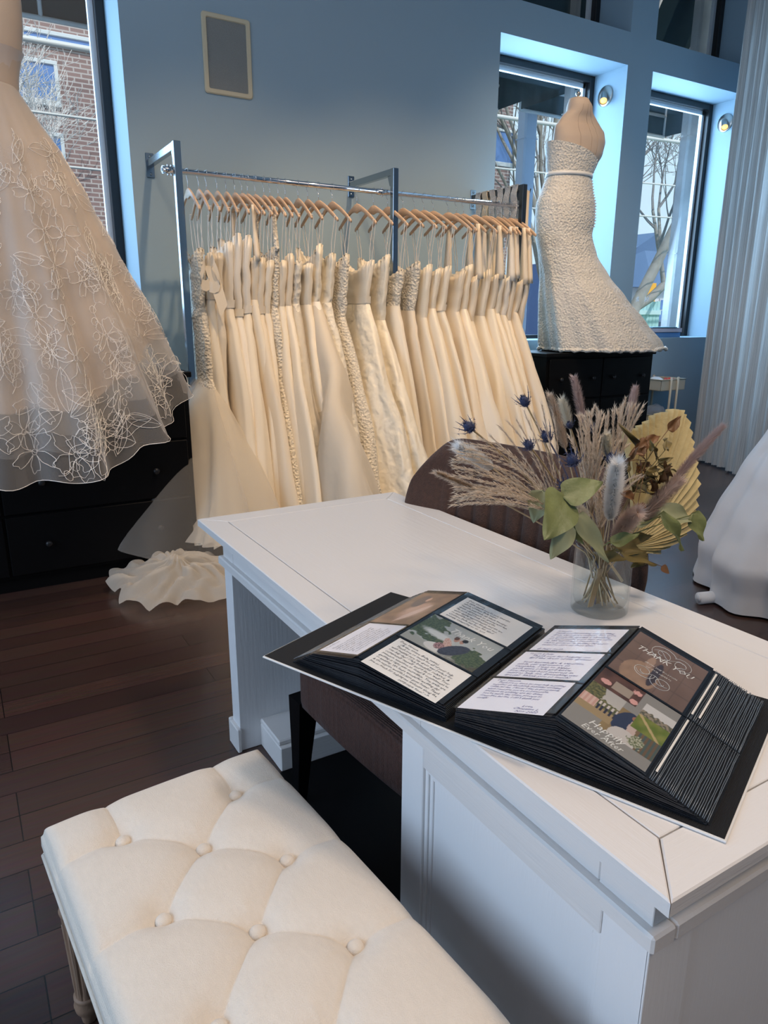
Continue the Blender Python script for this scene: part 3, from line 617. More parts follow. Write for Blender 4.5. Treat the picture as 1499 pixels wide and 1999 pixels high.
# ================================================================== BLACK CHESTS UNDER THE WINDOWS
def chest(name, label, x0, x1, y0, y1, h, drawers, knobs):
    o = thing(name, label, 'chest of drawers', (x0, y0, 0)); W_, D_ = x1-x0, y1-y0
    m = MB(); m.box(.02, W_-.02, .02, D_, .08, h-.03); m.box(.05, W_-.05, .05, D_-.02, 0, .08); m.build('body', BLACKW, o)
    MB().box(0, W_, 0, D_, h-.03, h, b=.004).build('top', BLACKW, o)
    n = drawers; dh = (h-.13)/n; nx = 2; dw = (W_-.08)/nx
    for i in range(n):
        for j in range(nx):
            d = MB().box(.04+j*dw+.006, .04+(j+1)*dw-.006, .002, .02, .09+i*dh+.006, .09+(i+1)*dh-.006, b=.004).build('drawer', BLACKW, o)
            for f in (.2, .8):
                k = MB(); cx = .04+j*dw+dw*f; cz = .09+(i+.5)*dh; k.loft([[(cx+r*cos(t*pi/8), -e+.004, cz+r*sin(t*pi/8)) for t in range(16)] for r, e in ((.007, 0), (.007, .012), (.016, .018), (.017, .026), (.010, .031), (.001, .032))], cap1=True); k.build('knob', DARKKNOB, d)
    return o
DARKKNOB = mat('dark_knob', (.010, .010, .011), .4)
CH = 1.075
chest('chest_of_drawers', 'long black chest of drawers under the left window, carrying the embroidered gown', -.85, 1.10, 3.84, 4.38, 1.08, 3, 1)
p = at_y(1282, 684, 4.12)
chest('chest_of_drawers', 'tall black chest under the right mannequin beside the little trolley', p.x-1.25, p.x, 4.12, 4.60, p.z, 3, 1); CHR = p.z
# ================================================================== MANNEQUINS AND THEIR GOWNS
def body_rings(tab, N=40, c=(0, 0)):
    """tab rows: z, cx, half width, half depth, cy"""
    R = []
    for z, cx, a_, b_, cy in tab: R.append([Vector((c[0]+cx+a_*cos(2*pi*k/N), c[1]+cy+b_*sin(2*pi*k/N), z)) for k in range(N)])
    return R
def fine(tab, n):
    zs = [tab[0][0]+(tab[-1][0]-tab[0][0])*i/n for i in range(n+1)]; t2 = sorted(tab); return [(z, *interp(t2, z)) for z in zs]
Y2 = 4.37
def P2(px, py): p = at_y(px, py, Y2); return p
def row2(py, xl, xr, dep=.55, cy=0):
    a = P2(xl, py); b = P2(xr, py); return ((a.z+b.z)/2, (a.x+b.x)/2, (b.x-a.x)/2, (b.x-a.x)/2*dep, cy)
mq = thing('dress_form', 'beige linen dress form seen from behind, standing on the right black chest', 'mannequin', (0, 0, 0))
tabm = [row2(194, 1115, 1144, .9), row2(208, 1112, 1150, .9), row2(220, 1110, 1151, .8), row2(231, 1099, 1163, .40), row2(243, 1092, 1171, .34), row2(254, 1085, 1177, .38), row2(275, 1084, 1176, .52), row2(300, 1083, 1169, .6), row2(330, 1084, 1152, .68), row2(345, 1084, 1148, .7), row2(380, 1074, 1148, .7)]
orx, ory, orz = P2(1128, 400).x, Y2, CHR; mq.location = (orx, ory, orz)
def shift(R): return [[p-Vector((orx, 0, orz)) for p in r] for r in R]
R = shift(body_rings(fine(tabm, 40), 44, (0, 0)))
MB().loft(R, cap0=True, cap1=True).build('torso', SKIN, mq)
zt = P2(1128, 194).z-orz; xc = P2(1128, 194).x-orx
m = MB(); m.lathe([(.048, 0), (.05, .006), (.05, .012), (.03, .016)], (xc, 0, zt-.004), 24); m.lathe([(.012, .016), (.012, .03), (.02, .035), (.018, .05), (.004, .058)], (xc, 0, zt-.004), 16); m.build('neck_cap', NICKEL, mq)
m = MB()
for f in (0, .55, -.55):
    pts = []
    for r in R[3:30]:
        c = sum(r, Vector())/len(r); k = int(len(r)*(.75+f*.12)) % len(r); pts.append(r[k]+(r[k]-c).normalized()*.0008)
    m.tube(pts, .0012, 5)
m.build('seam', mat('seam_thread', (.45, .34, .25), .7), mq)
m = MB(); m.tube([(0, 0, 0), (0, 0, P2(1128, 380).z-orz)], .014, 12); m.lathe([(.16, .0), (.16, .012), (.03, .03), (.016, .05)], (0, 0, 0), 28); m.build('stand', DARKST, mq)
# lace fit-and-flare gown
g2 = thing('wedding_gown', 'white lace strapless fit and flare gown with buttoned back on the right dress form', 'gown', (orx, ory, orz))
LACEW = mat('white_lace', (.80, .76, .68), .65, sheen=.3, bump=(('voronoi', 60, .9), ('noise', 110, .6)), var=(30, .12))
tab2 = [row2(285, 1073, 1178, .6), row2(315, 1074, 1158, .68), row2(344, 1074, 1146, .72), row2(370, 1066, 1147, .75), row2(400, 1056, 1150, .75), row2(430, 1054, 1149, .75), row2(460, 1054, 1144, .75), row2(500, 1058, 1150, .75), row2(540, 1062, 1166, .8), row2(580, 1062, 1187, .85), row2(630, 1064, 1215, .85), row2(668, 1066, 1236, .85), row2(684, 1068, 1238, .85)]
def lace_rings(t, n, extra=0, N=90, ph=0):
    rings = []
    ft = fine(t, n)
    for q, (z, cx, a_, b_, cy) in enumerate(ft):
        v = max(0, (q/n-.45)/.55); P = []
        for k in range(N):
            th = 2*pi*k/N; rr = 1+.05*v*sin(8*th+ph)+.03*v*sin(17*th+1)+extra
            P.append(Vector((cx+a_*rr*cos(th)-orx, cy+b_*rr*sin(th)-.10*v, z-orz)))
        rings.append(P)
    return rings
def lbody(z, th, extra=0., ph=0.):
    cx, a_, b_, cy = interp(T2, z); v = max(0, min(1, (ZM-z)/(ZM-ZB))); rr = 1+.05*v*sin(8*th+ph)+.03*v*sin(17*th+1)
    return Vector((cx+(a_+extra)*rr*cos(th)-orx, (b_+extra)*rr*sin(th)-.10*v, max(.01, z-orz)))
T2 = sorted(tab2); ZM, ZB = tab2[6][0], tab2[-1][0]; ZWA = tab2[2][0]; NL = 100
R = [[lbody(lerp(ZWA, ZB, q/50), 2*pi*k/NL) for k in range(NL)] for q in range(51)]
sk = MB().loft(R).build('skirt', LACEW, g2)
zL, zR_ = P2(1100, 285).z, P2(1150, 321).z; R = []
for q in range(15):
    ring = []
    for k in range(NL):
        th = 2*pi*k/NL; xr = (cos(th)+1)/2; ze = lerp(zL+.02, zR_, min(1, xr*1.15)) if sin(th) < 0 else zL+.02-(.05*xr)
        ring.append(lbody(lerp(ZWA-.002, ze, q/14), th, .004))
    R.append(ring)
MB().loft(R).build('bodice', LACEW, g2)
MB().loft([[lbody(ZWA+d, 2*pi*k/NL, e) for k in range(NL)] for d, e in ((-.013, .004), (-.013, .008), (.013, .008), (.013, .004))]).build('waist_ribbon', mat('white_ribbon', (.85, .84, .80), .4), g2)
m = MB()
for k in range(24):
    f = k/23; py = lerp(318, 445, f); px = lerp(1141, 1139, f)
    p = P2(px, py); zc = p.z-orz
    t_ = interp(sorted(tab2), p.z); dx = (p.x-t_[0])/t_[1]; yy = -t_[2]*sqrt(max(0, 1-dx*dx))-.004
    m.lathe([(.001, .006), (.005, .004), (.006, 0), (.005, -.004), (.001, -.006)], (p.x-orx, yy, zc), 8)
m.build('back_button', WHITEPL, g2)
m = MB(); Rh = [lbody(ZB, 2*pi*k/NL, .004) for k in range(NL)]; m.tube([p+Vector((0, 0, .012+.006*sin(k*2.1))) for k, p in enumerate(Rh)]+[Rh[0]+Vector((0, 0, .012))], [.014+.005*sin(k*1.7) for k in range(len(Rh)+1)], 6)
m.build('scalloped_hem', LACEW, g2)
# ---------------- left dress form with the embroidered organza gown
Y1 = 4.12; CX1 = .30; CH1 = 1.08
mq1 = thing('dress_form', 'tan dress form cut off by the left edge, standing on the left black chest', 'mannequin', (CX1, Y1, CH1))
tab = [(2.93-CH1, 0, .055, .05, 0), (2.86-CH1, 0, .06, .055, 0), (2.82-CH1, 0, .17, .08, 0), (2.76-CH1, 0, .205, .10, 0), (2.66-CH1, 0, .20, .12, 0), (2.55-CH1, 0, .185, .13, 0), (2.42-CH1, 0, .155, .12, 0), (2.3-CH1, 0, .145, .11, 0), (2.18-CH1, 0, .17, .13, 0)]
MB().loft(body_rings(fine(tab, 40), 44), cap0=True, cap1=True).build('torso', SKIN, mq1)
m = MB(); m.tube([(0, 0, 0), (0, 0, 1.12)], .014, 12); m.lathe([(.16, .0), (.16, .012), (.03, .03), (.016, .05)], (0, 0, 0), 28); m.build('stand', DARKST, mq1)
m = MB(); m.lathe([(.05, 0), (.052, .006), (.03, .016), (.01, .03), (.002, .05)], (0, 0, 2.93-CH1), 20); m.build('neck_cap', NICKEL, mq1)
g1 = thing('wedding_gown', 'full organza gown with outlined flower embroidery on the left dress form', 'gown', (CX1, Y1, CH1))
zW = at_y(33, 178, Y1).z
prof1 = [(zW, at_y(33, 178, Y1).x-CX1)]+[(at_y(px, py, Y1).z, at_y(px, py, Y1).x-CX1) for px, py in ((52, 205), (80, 245), (120, 300), (175, 395), (230, 500), (290, 610), (326, 690), (345, 735))]
prof1 = sorted(prof1); zEnd = prof1[0][0]
FRONTY = .30
def skirt1(th, v, scale=1., drop=0., pleat=1.):
    """th: 0 = +x side, -pi/2 = towards the room; v 0 waist .. 1 hem"""
    fr = max(0, -sin(th)); back = max(0, sin(th))
    hem = lerp(1.03, .66, fr**1.7)+.03*back+.014*sin(11*th)+.008*sin(23*th)
    z = lerp(zW, hem+drop, v)
    v = (zW-z)/(zW-hem); zz_ = lerp(zW, zEnd, v); r = interp(prof1, zz_)[0]*scale
    r *= 1-.02*v+(.05*fr*v*v)-.35*back*v
    r *= 1+pleat*v*(.055*sin(13*th+.7)+.03*sin(29*th+2)+.03*nz(th*4, v*2, 5))
    return Vector((r*cos(th), r*sin(th), z-CH1))
def skirt_rings(scale, drop, nv, N, pleat=1., v1=1.):
    return [[skirt1(2*pi*k/N, v1*q/nv, scale, drop, pleat) for k in range(N)] for q in range(nv+1)]
MB().loft(skirt_rings(.955, .30, 26, 220, 1.0)).build('lining', CREAM, g1)
MB().loft(skirt_rings(.967, .20, 26, 220, 1.0)).build('inner_tulle', TULLE, g1)
MB().loft(skirt_rings(.98, .12, 26, 220, 1.0)).build('tulle_layer', NET, g1)
MB().loft(skirt_rings(1.0, 0, 34, 220, 1)).build('organza_skirt', NET, g1)
bz = [(2.50, .195), (2.44, .175), (2.38, .160), (2.33, .152), (zW, .150)]
bz = [(at_y(38, 108, Y1).z, at_y(42, 108, Y1).x-CX1+.01), (at_y(38, 130, Y1).z, at_y(39, 130, Y1).x-CX1), (at_y(36, 155, Y1).z, at_y(35, 155, Y1).x-CX1), (zW, prof1[-1][1]+.004)]
MB().loft([[(r*cos(2*pi*k/48)*(1+.015*sin(k*3)), r*.78*sin(2*pi*k/48)*(1+.02*sin(k*2.3)), z-CH1-.03*abs(sin(pi*k/48))*0) for k in range(48)] for z, r in bz]).build('bodice', CREAM, g1)
EMB = mat('embroidery_cord', (.93, .88, .82), .5); m = MB(); re_ = random.Random(12)
def on_skirt(a_, v): p = skirt1(a_, v, 1.008, 0, 1); return p
def motif(a0, v0, sz, rot, kind):
    sc = sz/max(.22, interp(prof1, lerp(zW, zEnd, v0))[0]); H_ = zW-zEnd
    def pt(x, y): return on_skirt(a0+(x*cos(rot)-y*sin(rot))*sc/1, v0+(x*sin(rot)+y*cos(rot))*sz/H_)
    w_ = .0014
    if kind == 0:
        for p_ in range(5):
            t0 = p_*2*pi/5+re_.uniform(-.15, .15); L_ = re_.uniform(.8, 1.15); pts = []
            for k in range(15):
                u = k/14; ang = t0+(u-.5)*1.15; r = .16+L_*.85*sin(pi*u)**.6*(1+.10*sin(u*pi*6+p_)); pts.append(pt(r*cos(ang), r*sin(ang)))
            m.tube(pts, w_, 3, caps=False)
        m.tube([pt(.13*cos(t*pi/4), .13*sin(t*pi/4)) for t in range(9)], w_, 3, caps=False)
    elif kind == 1:
        for s in (-1, 1): m.tube([pt(-1+2*k/9, s*.36*sin(pi*k/9)**.8) for k in range(10)], w_, 3, caps=False)
        m.tube([pt(-1+1.9*k/5, .03*sin(k)) for k in range(6)], w_*.8, 3, caps=False)
    else:
        m.tube([pt(-1.4+2.8*k/11, .25*sin(k*.8)) for k in range(12)], w_, 3, caps=False)
        for q in (-1, -.4, .3, .9): m.tube([pt(q+.4*cos(t*pi/4)*.5, .3+.25*sin(t*pi/4)) for t in range(9)], w_*.9, 3, caps=False)
for k in range(330):
    a0 = re_.uniform(-2.3, .75); v0 = re_.uniform(.1, .97)**.8
    if re_.random() > .35+.65*v0: continue
    motif(a0, min(.93, v0), re_.uniform(.05, .08)*(.75+.5*v0), re_.uniform(0, 6.28), re_.choice((0, 0, 1, 1, 2)))
m.tube([on_skirt(2*pi*k/220, 1.0) for k in range(221)], .0018, 3, caps=False)
m.build('embroidery', EMB, g1)
m = MB()
# ================================================================== SCONCES, CURTAIN, TRIPOD, BOOKS, TROLLEY
GLOW = mat('lamp_glow', (1, .7, .3), .4, emit=((1, .50, .12), 1.6))
def sconce(X, px, py, label):
    p = at_x(px, py, X); o = thing('wall_spotlight', label, 'lamp', (X, p.y, p.z))
    m = MB(); m.loft([[(-e, r*cos(t*pi/16), r*sin(t*pi/16)) for t in range(32)] for r, e in ((.085, 0), (.085, .008), (.082, .012), (.03, .018), (.002, .019))], cap1=True); m.build('wall_disc', NICKEL, o)
    d = Vector((-.45, -.45, -.62)).normalized(); b = Vector((-.035, -.01, 0)); m = MB(); m.tube([(-.015, 0, 0), b], .008, 8)
    m.tube([b-d*.03, b-d*.02, b+d*.085, b+d*.09], [.018, .026, .034, .034], 24, caps=False); h = m.build('lamp_head', NICKEL, o)
    m = MB(); m.tube([b+d*.078, b+d*.082], .030, 20); m.build('bulb', GLOW, h)
    e = b+d*.12; light('sconce_light', 'SPOT', (X+e.x, p.y+e.y, p.z+e.z), (X+e.x+d.x, p.y+e.y+d.y, p.z+e.z+d.z), 12, (1, .72, .42), .03, spot=70)
sconce(5.368, 1182, 188, 'brushed nickel spotlight on the window reveal beside the right mannequin')
sconce(7.07, 1416, 240, 'brushed nickel spotlight on the rightmost window reveal by the curtain')
# string curtain
cpts = [(6.24, 4.40), (6.16, 4.20), (6.07, 3.98), (5.90, 3.70), (5.72, 3.35), (5.60, 3.0), (5.5, 2.6), (5.45, 2.2)]
def along(pts, s):
    f = s*(len(pts)-1); i = min(int(f), len(pts)-2); f -= i
    a, b = Vector(pts[i]), Vector(pts[i+1]); return a.lerp(b, f), (b-a).normalized()
def string_curtain():
    o = thing('string_curtain', 'floor length pale string curtain at the right of the window wall', 'curtain', (6.0, 3.6, 0)); N = 900; rings = []
    zs = [4.3, 3.2, 2.2, 1.2, .5, .12, .02]; vs = []
    for z in zs:
        v = 1-z/4.3; row = []
        for k in range(N+1):
            s = k/N; p, t = along(cpts, s); n = Vector((t.y, -t.x)); 
            d = .035*sin(s*95+.5*sin(z)+nz(s*12)*2)+.018*nz(s*60, z*.3)+.0045*(k % 2)
            d += -.02*v*0; q = p+n*d; row.append((q.x-6.0, q.y-3.6, z+(.012*nz(k*.9) if z < .1 else 0)))
        rings.append(row)
    MB().loft(rings, closed=False).build('strings', mat('curtain_string', (.62, .60, .57), .6, var=(60, .6, (6, 6, .02))), o)
    m = MB(); m.tube([(x-6, y-3.6, 4.32) for x, y in cpts], .015, 8); m.build('curtain_track', ALU, o); return o
string_curtain()
# phone tripod on the right chest
p = at_y(1237, 652, 4.4); tp = thing('phone_tripod', 'small black phone tripod on the black chest below the rightmost window', 'tripod', (min(p.x, 5.02), 4.4, CHR))
zt = at_y(1243, 612, 4.4).z-CHR
m = MB(); m.tube([(0, 0, .05), (0, 0, zt)], .007, 8); m.build('column', BLACKM, tp)
for k in range(3): MB().tube([(0, 0, .08), (.09*cos(k*2.09+.4), .05*sin(k*2.09+.4), .004)], .005, 6).build('leg', BLACKM, tp)
m = MB(); m.box(-.03, .03, -.012, .012, zt-.01, zt+.02, b=.004); m.box(-.06, -.03, -.02, .02, zt-.018, zt+.035, b=.004); m.box(.03, .06, -.012, .012, zt-.002, zt+.010, b=.003); m.tube([(0, 0, zt-.04), (0, 0, zt)], .012, 8); m.build('phone_clamp', BLACKM, tp)
# books on the sill of the right window
BKC = [mat('book_blue', (.12, .28, .55), .5), mat('book_lilac', (.60, .55, .62), .5), mat('book_slate', (.16, .36, .46), .4)]; PAPER = mat('paper_block', (.85, .84, .8), .8)
def book(label, px0, px1, py, z, t, mt, rot, w_=.22):
    y = YW+.08; a = at_y(px0, py, y); c = at_y(px1, py, y); L_ = c.x-a.x
    o = thing('book', label, 'book', (a.x, y, z), rot, 'books on the window sill')
    m = MB(); m.box(0, L_, 0, .004, 0, t); m.box(0, L_, 0, w_, 0, .003); m.box(0, L_, 0, w_, t-.003, t); m.build('cover', mt, o)
    MB().box(.004, L_-.006, .004, w_-.006, .003, t-.003).build('pages', PAPER, o)
book('thick blue book at the bottom of the pile on the window sill', 1257, 1330, 655, ZS, .05, BKC[0], .03)
book('lilac book in the middle of the pile on the window sill', 1268, 1331, 645, ZS+.0505, .045, BKC[1], 0)
book('thin dark teal booklet on top of the pile on the sill', 1274, 1320, 641, ZS+.096, .008, BKC[2], -.03, .16)
# trolley beside the right chest
p0 = at_y(1250, 742, 4.75); p1 = at_y(1316, 742, 4.75)
tr = thing('utility_trolley', 'cream metal trolley between the right black chest and the curtain', 'trolley', (p1.x-.36, 4.62, 0)); CRM = mat('cream_enamel', (.62, .56, .44), .4); zt = at_y(1316, 738, 4.7).z
for z in (zt-.11, zt-.46, .10):
    m = MB(); m.box(0, .36, 0, .26, z, z+.004)
    for q in (0, 1): m.box(0, .36, q*.256, q*.256+.004, z, z+.105, b=.001); m.box(q*.356, q*.356+.004, 0, .26, z, z+.105, b=.001)
    m.tube([(-.003, -.003, z+.107), (.363, -.003, z+.107), (.363, .263, z+.107), (-.003, .263, z+.107), (-.003, -.003, z+.107)], .005, 6); m.build('tray', CRM, tr)
for x in (.13, .23):
    for y in (-.014, .274): MB().tube([(x, y, .03), (x, y, zt+.02)], .011, 10).build('upright', CRM, tr)
for x in (.04, .32):
    for y in (.03, .23): m = MB(); m.loft([[(x+.022*cos(t*pi/6), y+e, .024+.022*sin(t*pi/6)) for t in range(12)] for e in (-.01, .01)], cap0=True, cap1=True); m.build('castor', BLACKM, tr)
def blob(name, label, cat, c, r, mt, seed=1, sq=.6):
    m = MB(); rings = []
    for i in range(13):
        ph = -pi/2+pi*i/12; rings.append([Vector((r[0]*cos(ph)*cos(t)*(1+.18*nz(cos(t)*2+seed, sin(t)*2, ph*2)), r[1]*cos(ph)*sin(t)*(1+.18*nz(cos(t)*2, sin(t)*2+seed, ph)), r[2]+r[2]*sin(ph)*(1+.2*nz(t, ph*2, seed)))) for t in [2*pi*k/24 for k in range(24)]])
    o = m.loft(rings).build(name, mt); o.location = c; tag(o, label, cat); return o
tx, ty = p1.x-.36, 4.62
blob('cloth_bundle', 'white crumpled cloth in the top tray of the trolley', 'cloth', (tx+.08, ty+.13, zt-.104), (.07, .09, .06), WHT, 3)
m = MB(); m.tube([(.12+.012*k, .11+.02*sin(k), .055+.012*sin(k*1.4)) for k in range(17)], .017, 8); o = m.build('red_ribbon_roll', mat('coral_red', (.65, .06, .04), .4)); o.location = (tx, ty, zt-.075); tag(o, 'red ribbon lying on top of the trolley tray', 'ribbon')
m = MB(); m.tube([(.04+.02*k, .09, .0) for k in range(7)], .016, 8); o = m.build('green_ribbon_roll', mat('lime_green', (.35, .6, .05), .5)); o.location = (tx, ty-.04, zt-.03); tag(o, 'lime green ribbon beside the red one on the trolley', 'ribbon')
blob('plastic_bag', 'clear crumpled plastic bag in the middle tray of the trolley', 'bag', (tx+.12, ty+.13, zt-.455), (.11, .10, .10), sheer('plastic_film', (.7, .75, .85), .35, .2), 8)
# ================================================================== DESK
DX0, DX1, DY0, DY1, DZ = .60, 1.32, .385, 2.135, .76
dk = thing('writing_desk', 'long white painted wooden desk with moulded edges and open kneehole, carrying the album', 'desk', ((DX0+DX1)/2, (DY0+DY1)/2, 0))
ox, oy = (DX0+DX1)/2, (DY0+DY1)/2
def dbox(m, x0, x1, y0, y1, z0, z1, b=.002, mi=0): m.box(x0-ox, x1-ox, y0-oy, y1-oy, z0, z1, mi, b)
m = MB(); g_ = .0007; bw = .074
def slab(poly, z0, z1, ch=.0012):
    """polygon board with a chamfered upper rim"""
    c = Vector((sum(p[0] for p in poly)/len(poly), sum(p[1] for p in poly)/len(poly))); P = [Vector(p) for p in poly]
    n = len(P)
    def inset(d):
        out = []
        for i in range(n):
            a, b, e = P[i-1], P[i], P[(i+1) % n]; d1 = (b-a).normalized(); d2 = (e-b).normalized(); n1 = Vector((-d1.y, d1.x)); n2 = Vector((-d2.y, d2.x))
            if n1.dot(c-b) < 0: n1 = -n1
            if n2.dot(c-b) < 0: n2 = -n2
            k = (n1+n2)/max(.2, (1+n1.dot(n2))); out.append(b+k*d)
        return out
    R = [[(p.x-ox, p.y-oy, z) for p in inset(d)] for d, z in ((ch*2, z0), (0, z0+ch*2), (0, z1-ch), (ch, z1))]
    m.loft(R, 0, True, True, True, False)
mx0, mx1, my0, my1 = DX0+bw, DX1-bw, DY0+bw, DY1-bw
slab([(mx0+g_, my0+g_), (mx1-g_, my0+g_), (mx1-g_, my1-g_), (mx0+g_, my1-g_)], DZ-.026, DZ)
m.build('tabletop', WHITEW, dk)
for poly, mt in (([(DX0, DY0), (mx0-g_, my0+g_), (mx0-g_, my1-g_), (DX0, DY1)], WHITEW), ([(DX1, DY0), (DX1, DY1), (mx1+g_, my1-g_), (mx1+g_, my0+g_)], WHITEW),
                 ([(DX0+g_*2, DY0), (DX1-g_*2, DY0), (mx1-g_, my0-g_), (mx0+g_, my0-g_)], WHITEX), ([(DX0+g_*2, DY1), (mx0+g_, my1+g_), (mx1-g_, my1+g_), (DX1-g_*2, DY1)], WHITEX)):
    m = MB(); slab(poly, DZ-.026, DZ, .0022); m.build('edge_board', mt, dk)
ax0, ax1, ay0, ay1 = .65, 1.27, .437, 2.05
m = MB(); dbox(m, ax0, ax0+.02, ay0+.086, ay1-.086, .655, .735); dbox(m, ax1-.02, ax1, ay0, ay1, .655, .735); dbox(m, ax0, ax1, ay0, ay0+.02, .655, .735); dbox(m, ax0, ax1, ay1-.02, ay1, .655, .735)
for y0, y1 in ((ay0-.0008, ay0+.085), (ay1-.085, ay1+.0008)): dbox(m, ax0-.0008, ax0+.03, y0, y1, .655, .735, .001)
for k in (.95, 1.02): dbox(m, ax0-.001, ax0+.004, k, k+.0012, .655, .733, 0)
m.build('apron', WHITEW, dk)
for x0, x1, y0, y1 in ((ax0-.014, ax0+.03, ay0-.014, ay1+.014), (ax1-.03, ax1+.014, ay0-.014, ay1+.014), (ax0+.03, ax1-.03, ay0-.014, ay0+.03), (ax0+.03, ax1-.03, ay1-.03, ay1+.014)):
    m = MB(); dbox(m, x0, x1, y0, y1, .628, .655, .0035); m.build('moulding', WHITEW, dk)
# far end panel
m = MB(); dbox(m, ax0, ax1, 1.985, ay1, 0, .628); m.build('end_panel', WHITEZ, dk)
m = MB(); dbox(m, ax0-.012, ax1+.012, ay1-.002, ay1+.012, 0, .09, .003); dbox(m, ax0-.012, ax0+.002, 1.975, ay1, 0, .085, .003); dbox(m, ax0+.07, ax1, 1.815, 1.985, 0, .082, .003); dbox(m, ax0+.07, ax1, 1.83, 1.985, .082, .100, .004); m.build('plinth', WHITEX, dk)
# near pedestal with a framed panel
py0, py1 = ay0, 1.012
m = MB(); dbox(m, ax0+.014, ax1, py0+.004, py1, 0, .628, .001); m.build('pedestal', WHITEZ, dk)
for y0, y1 in ((py0, py0+.075), (py1-.072, py1)):
    m = MB(); dbox(m, ax0, ax0+.016, y0, y1, 0, .628, .0015); m.build('stile', WHITEZ, dk)
for z0, z1 in ((.575, .628), (0, .10)): m = MB(); dbox(m, ax0, ax0+.016, py0+.076, py1-.073, z0, z1, .0015); m.build('rail', WHITEW, dk)
m = MB()
for d, t in ((0, .010), (.010, .006)):
    y0, y1, z0, z1 = py0+.075+d, py1-.072-d, .10+d, .575-d
    dbox(m, ax0+.016-t, ax0+.016, y0, y0+.010, z0, z1, .001); dbox(m, ax0+.016-t, ax0+.016, y1-.010, y1, z0, z1, .001); dbox(m, ax0+.016-t, ax0+.016, y0+.01, y1-.01, z1-.010, z1, .001); dbox(m, ax0+.016-t, ax0+.016, y0+.01, y1-.01, z0, z0+.010, .001)
m.build('panel_bead', WHITEZ, dk)
for x0, x1 in ((ax0, ax0+.085), (ax1-.08, ax1)): m = MB(); dbox(m, x0, x1, py0-.0012, py0+.003, 0, .628, .0008); m.build('side_stile', WHITEZ, dk)
m = MB(); dbox(m, ax1-.02, ax1, py1, 1.985, .5, .628); m.build('back_rail', WHITEW, dk)
o = MB().box(-.42, .42, -.40, .40, 0, .006, 0, .002).build('dark_floor', BLACKW); o.location = (.93, 1.41, .0005); tag(o, 'plain black sheet on the floor under the desk, standing in for shade', 'shade sheet')  # black sheet over the planks, standing in for the kneehole's shade
# ================================================================== CHAIR
BRN = mat('brown_corduroy', (.085, .034, .022), .9, sheen=.08, bump=(('wave', 55, .5, (1, 1, .0)), ('noise', 260, .5)), var=(90, .35))
BRNB = mat('brown_corduroy_back', (.075, .033, .020), .9, sheen=.08, bump=(('wave', 60, .5, (0, 0, 1)), ('noise', 260, .5)), var=(90, .35))
CHX, CHY, CR = 1.07, 1.345, radians(5)
ch = thing('upholstered_chair', 'dark brown ribbed fabric chair with channelled shell back pushed under the desk', 'chair', (CHX, CHY, 0), CR)
# local frame: front = -x, back = +x ; y along width
m = MB(); rings = []
for z, e in ((.345, .02), (.35, .006), (.37, 0), (.45, 0), (.475, .01), (.487, .04), (.49, .09)):
    rings.append([(lerp(-.36, .30, (x+1)/2)*(1-e*.6), y*(.33-e)*(1-.0*x), z) for x, y in [(cos(t)/max(abs(cos(t)), abs(sin(t)))**.9, sin(t)/max(abs(cos(t)), abs(sin(t)))**.9) for t in [2*pi*k/48+pi/48 for k in range(48)]]])
m.loft(rings, cap0=True, cap1=True); m.build('seat', BRN, ch)
# shell back: vertical channels
m = MB(); rings = []; nu, nv = 120, 30; HB = .47
def backpt(u, v, o):
    # u -1..1 across, v 0..1 up
    wing = abs(u)
    wv = HB*lerp(.78, 1.0, sin(min(1, v*1.15)*pi/2)); 
    top = .99-.13*max(0, (wing-.66)/.34)**2.4
    z = lerp(.40, top, v)
    edge = sqrt(max(0, 1-max(0, (v-.8)/.2)**2*.25))
    y = u*wv*(1 if v < .7 else lerp(1, .90, ((v-.7)/.3)**2))
    x = .31+.11*v-.10*wing**2.4
    th_ = .055*(1-max(0, (v-.86)/.14)**3*.85)*(1-max(0, (wing-.93)/.07)**3*.8)
    if o < 0:
        fch = (abs(u)*7.0) % 1.0
        puff = (sin(pi*fch)**.5)*.022 if wing < .70 else .018
        x -= th_*.5+puff*(1-max(0, (v-.9)/.1))
    else: x += th_*.5
    return Vector((x, y+.13+.05*v, z))
for side in (-1, 1):
    g = [[backpt(-1+2*i/nu, j/nv, side) for i in range(nu+1)] for j in range(nv+1)]
    m.loft(g, closed=False)
gf = [[backpt(-1+2*i/nu, 1, s) for i in range(nu+1)] for s in (-1, 1)]; m.loft(gf, closed=False)
for e in (-1, 1): m.loft([[backpt(e, j/nv, s) for j in range(nv+1)] for s in (-1, 1)], closed=False)
m.build('backrest', BRNB, ch)
for x, y, tx, ty in ((-.325, .310, -.34, .325), (-.315, -.275, -.33, -.29), (.27, .30, .33, .32), (.27, -.25, .33, -.27)):
    m = MB(); m.loft([[(lerp(tx, x, v)+sx*r, lerp(ty, y, v)+sy*r, lerp(0, .36, v)) for sx, sy in ((-1, -1), (1, -1), (1, 1), (-1, 1))] for v, r in ((0, .013), (.5, .021), (1, .031))], smooth=False, cap0=True, cap1=True); m.build('leg', BLACKW, ch)
# ================================================================== TUFTED BENCH
LINEN = mat('cream_linen', (.78, .69, .585), .85, sheen=.25, bump=(('wave', 260, .20, (1, 0, 0)), ('wave', 260, .20, (0, 1, 0)), ('noise', 500, .3)), var=(160, .05, (1, .3, 1)))
OAKW = mat('weathered_oak', (.36, .22, .14), .6, bump=('noise', 14, .35, (3, 3, .3)), var=(16, .35, (3, 3, .4)))
OAKL = mat('limed_groove', (.58, .42, .30), .6)
BA = radians(4.85); BX0, BY0 = .033, 1.292; BW, BL = .445, 1.16
bn = thing('tufted_bench', 'cream linen button tufted bench with carved fluted wooden legs in the foreground', 'bench', (BX0, BY0, 0), BA)
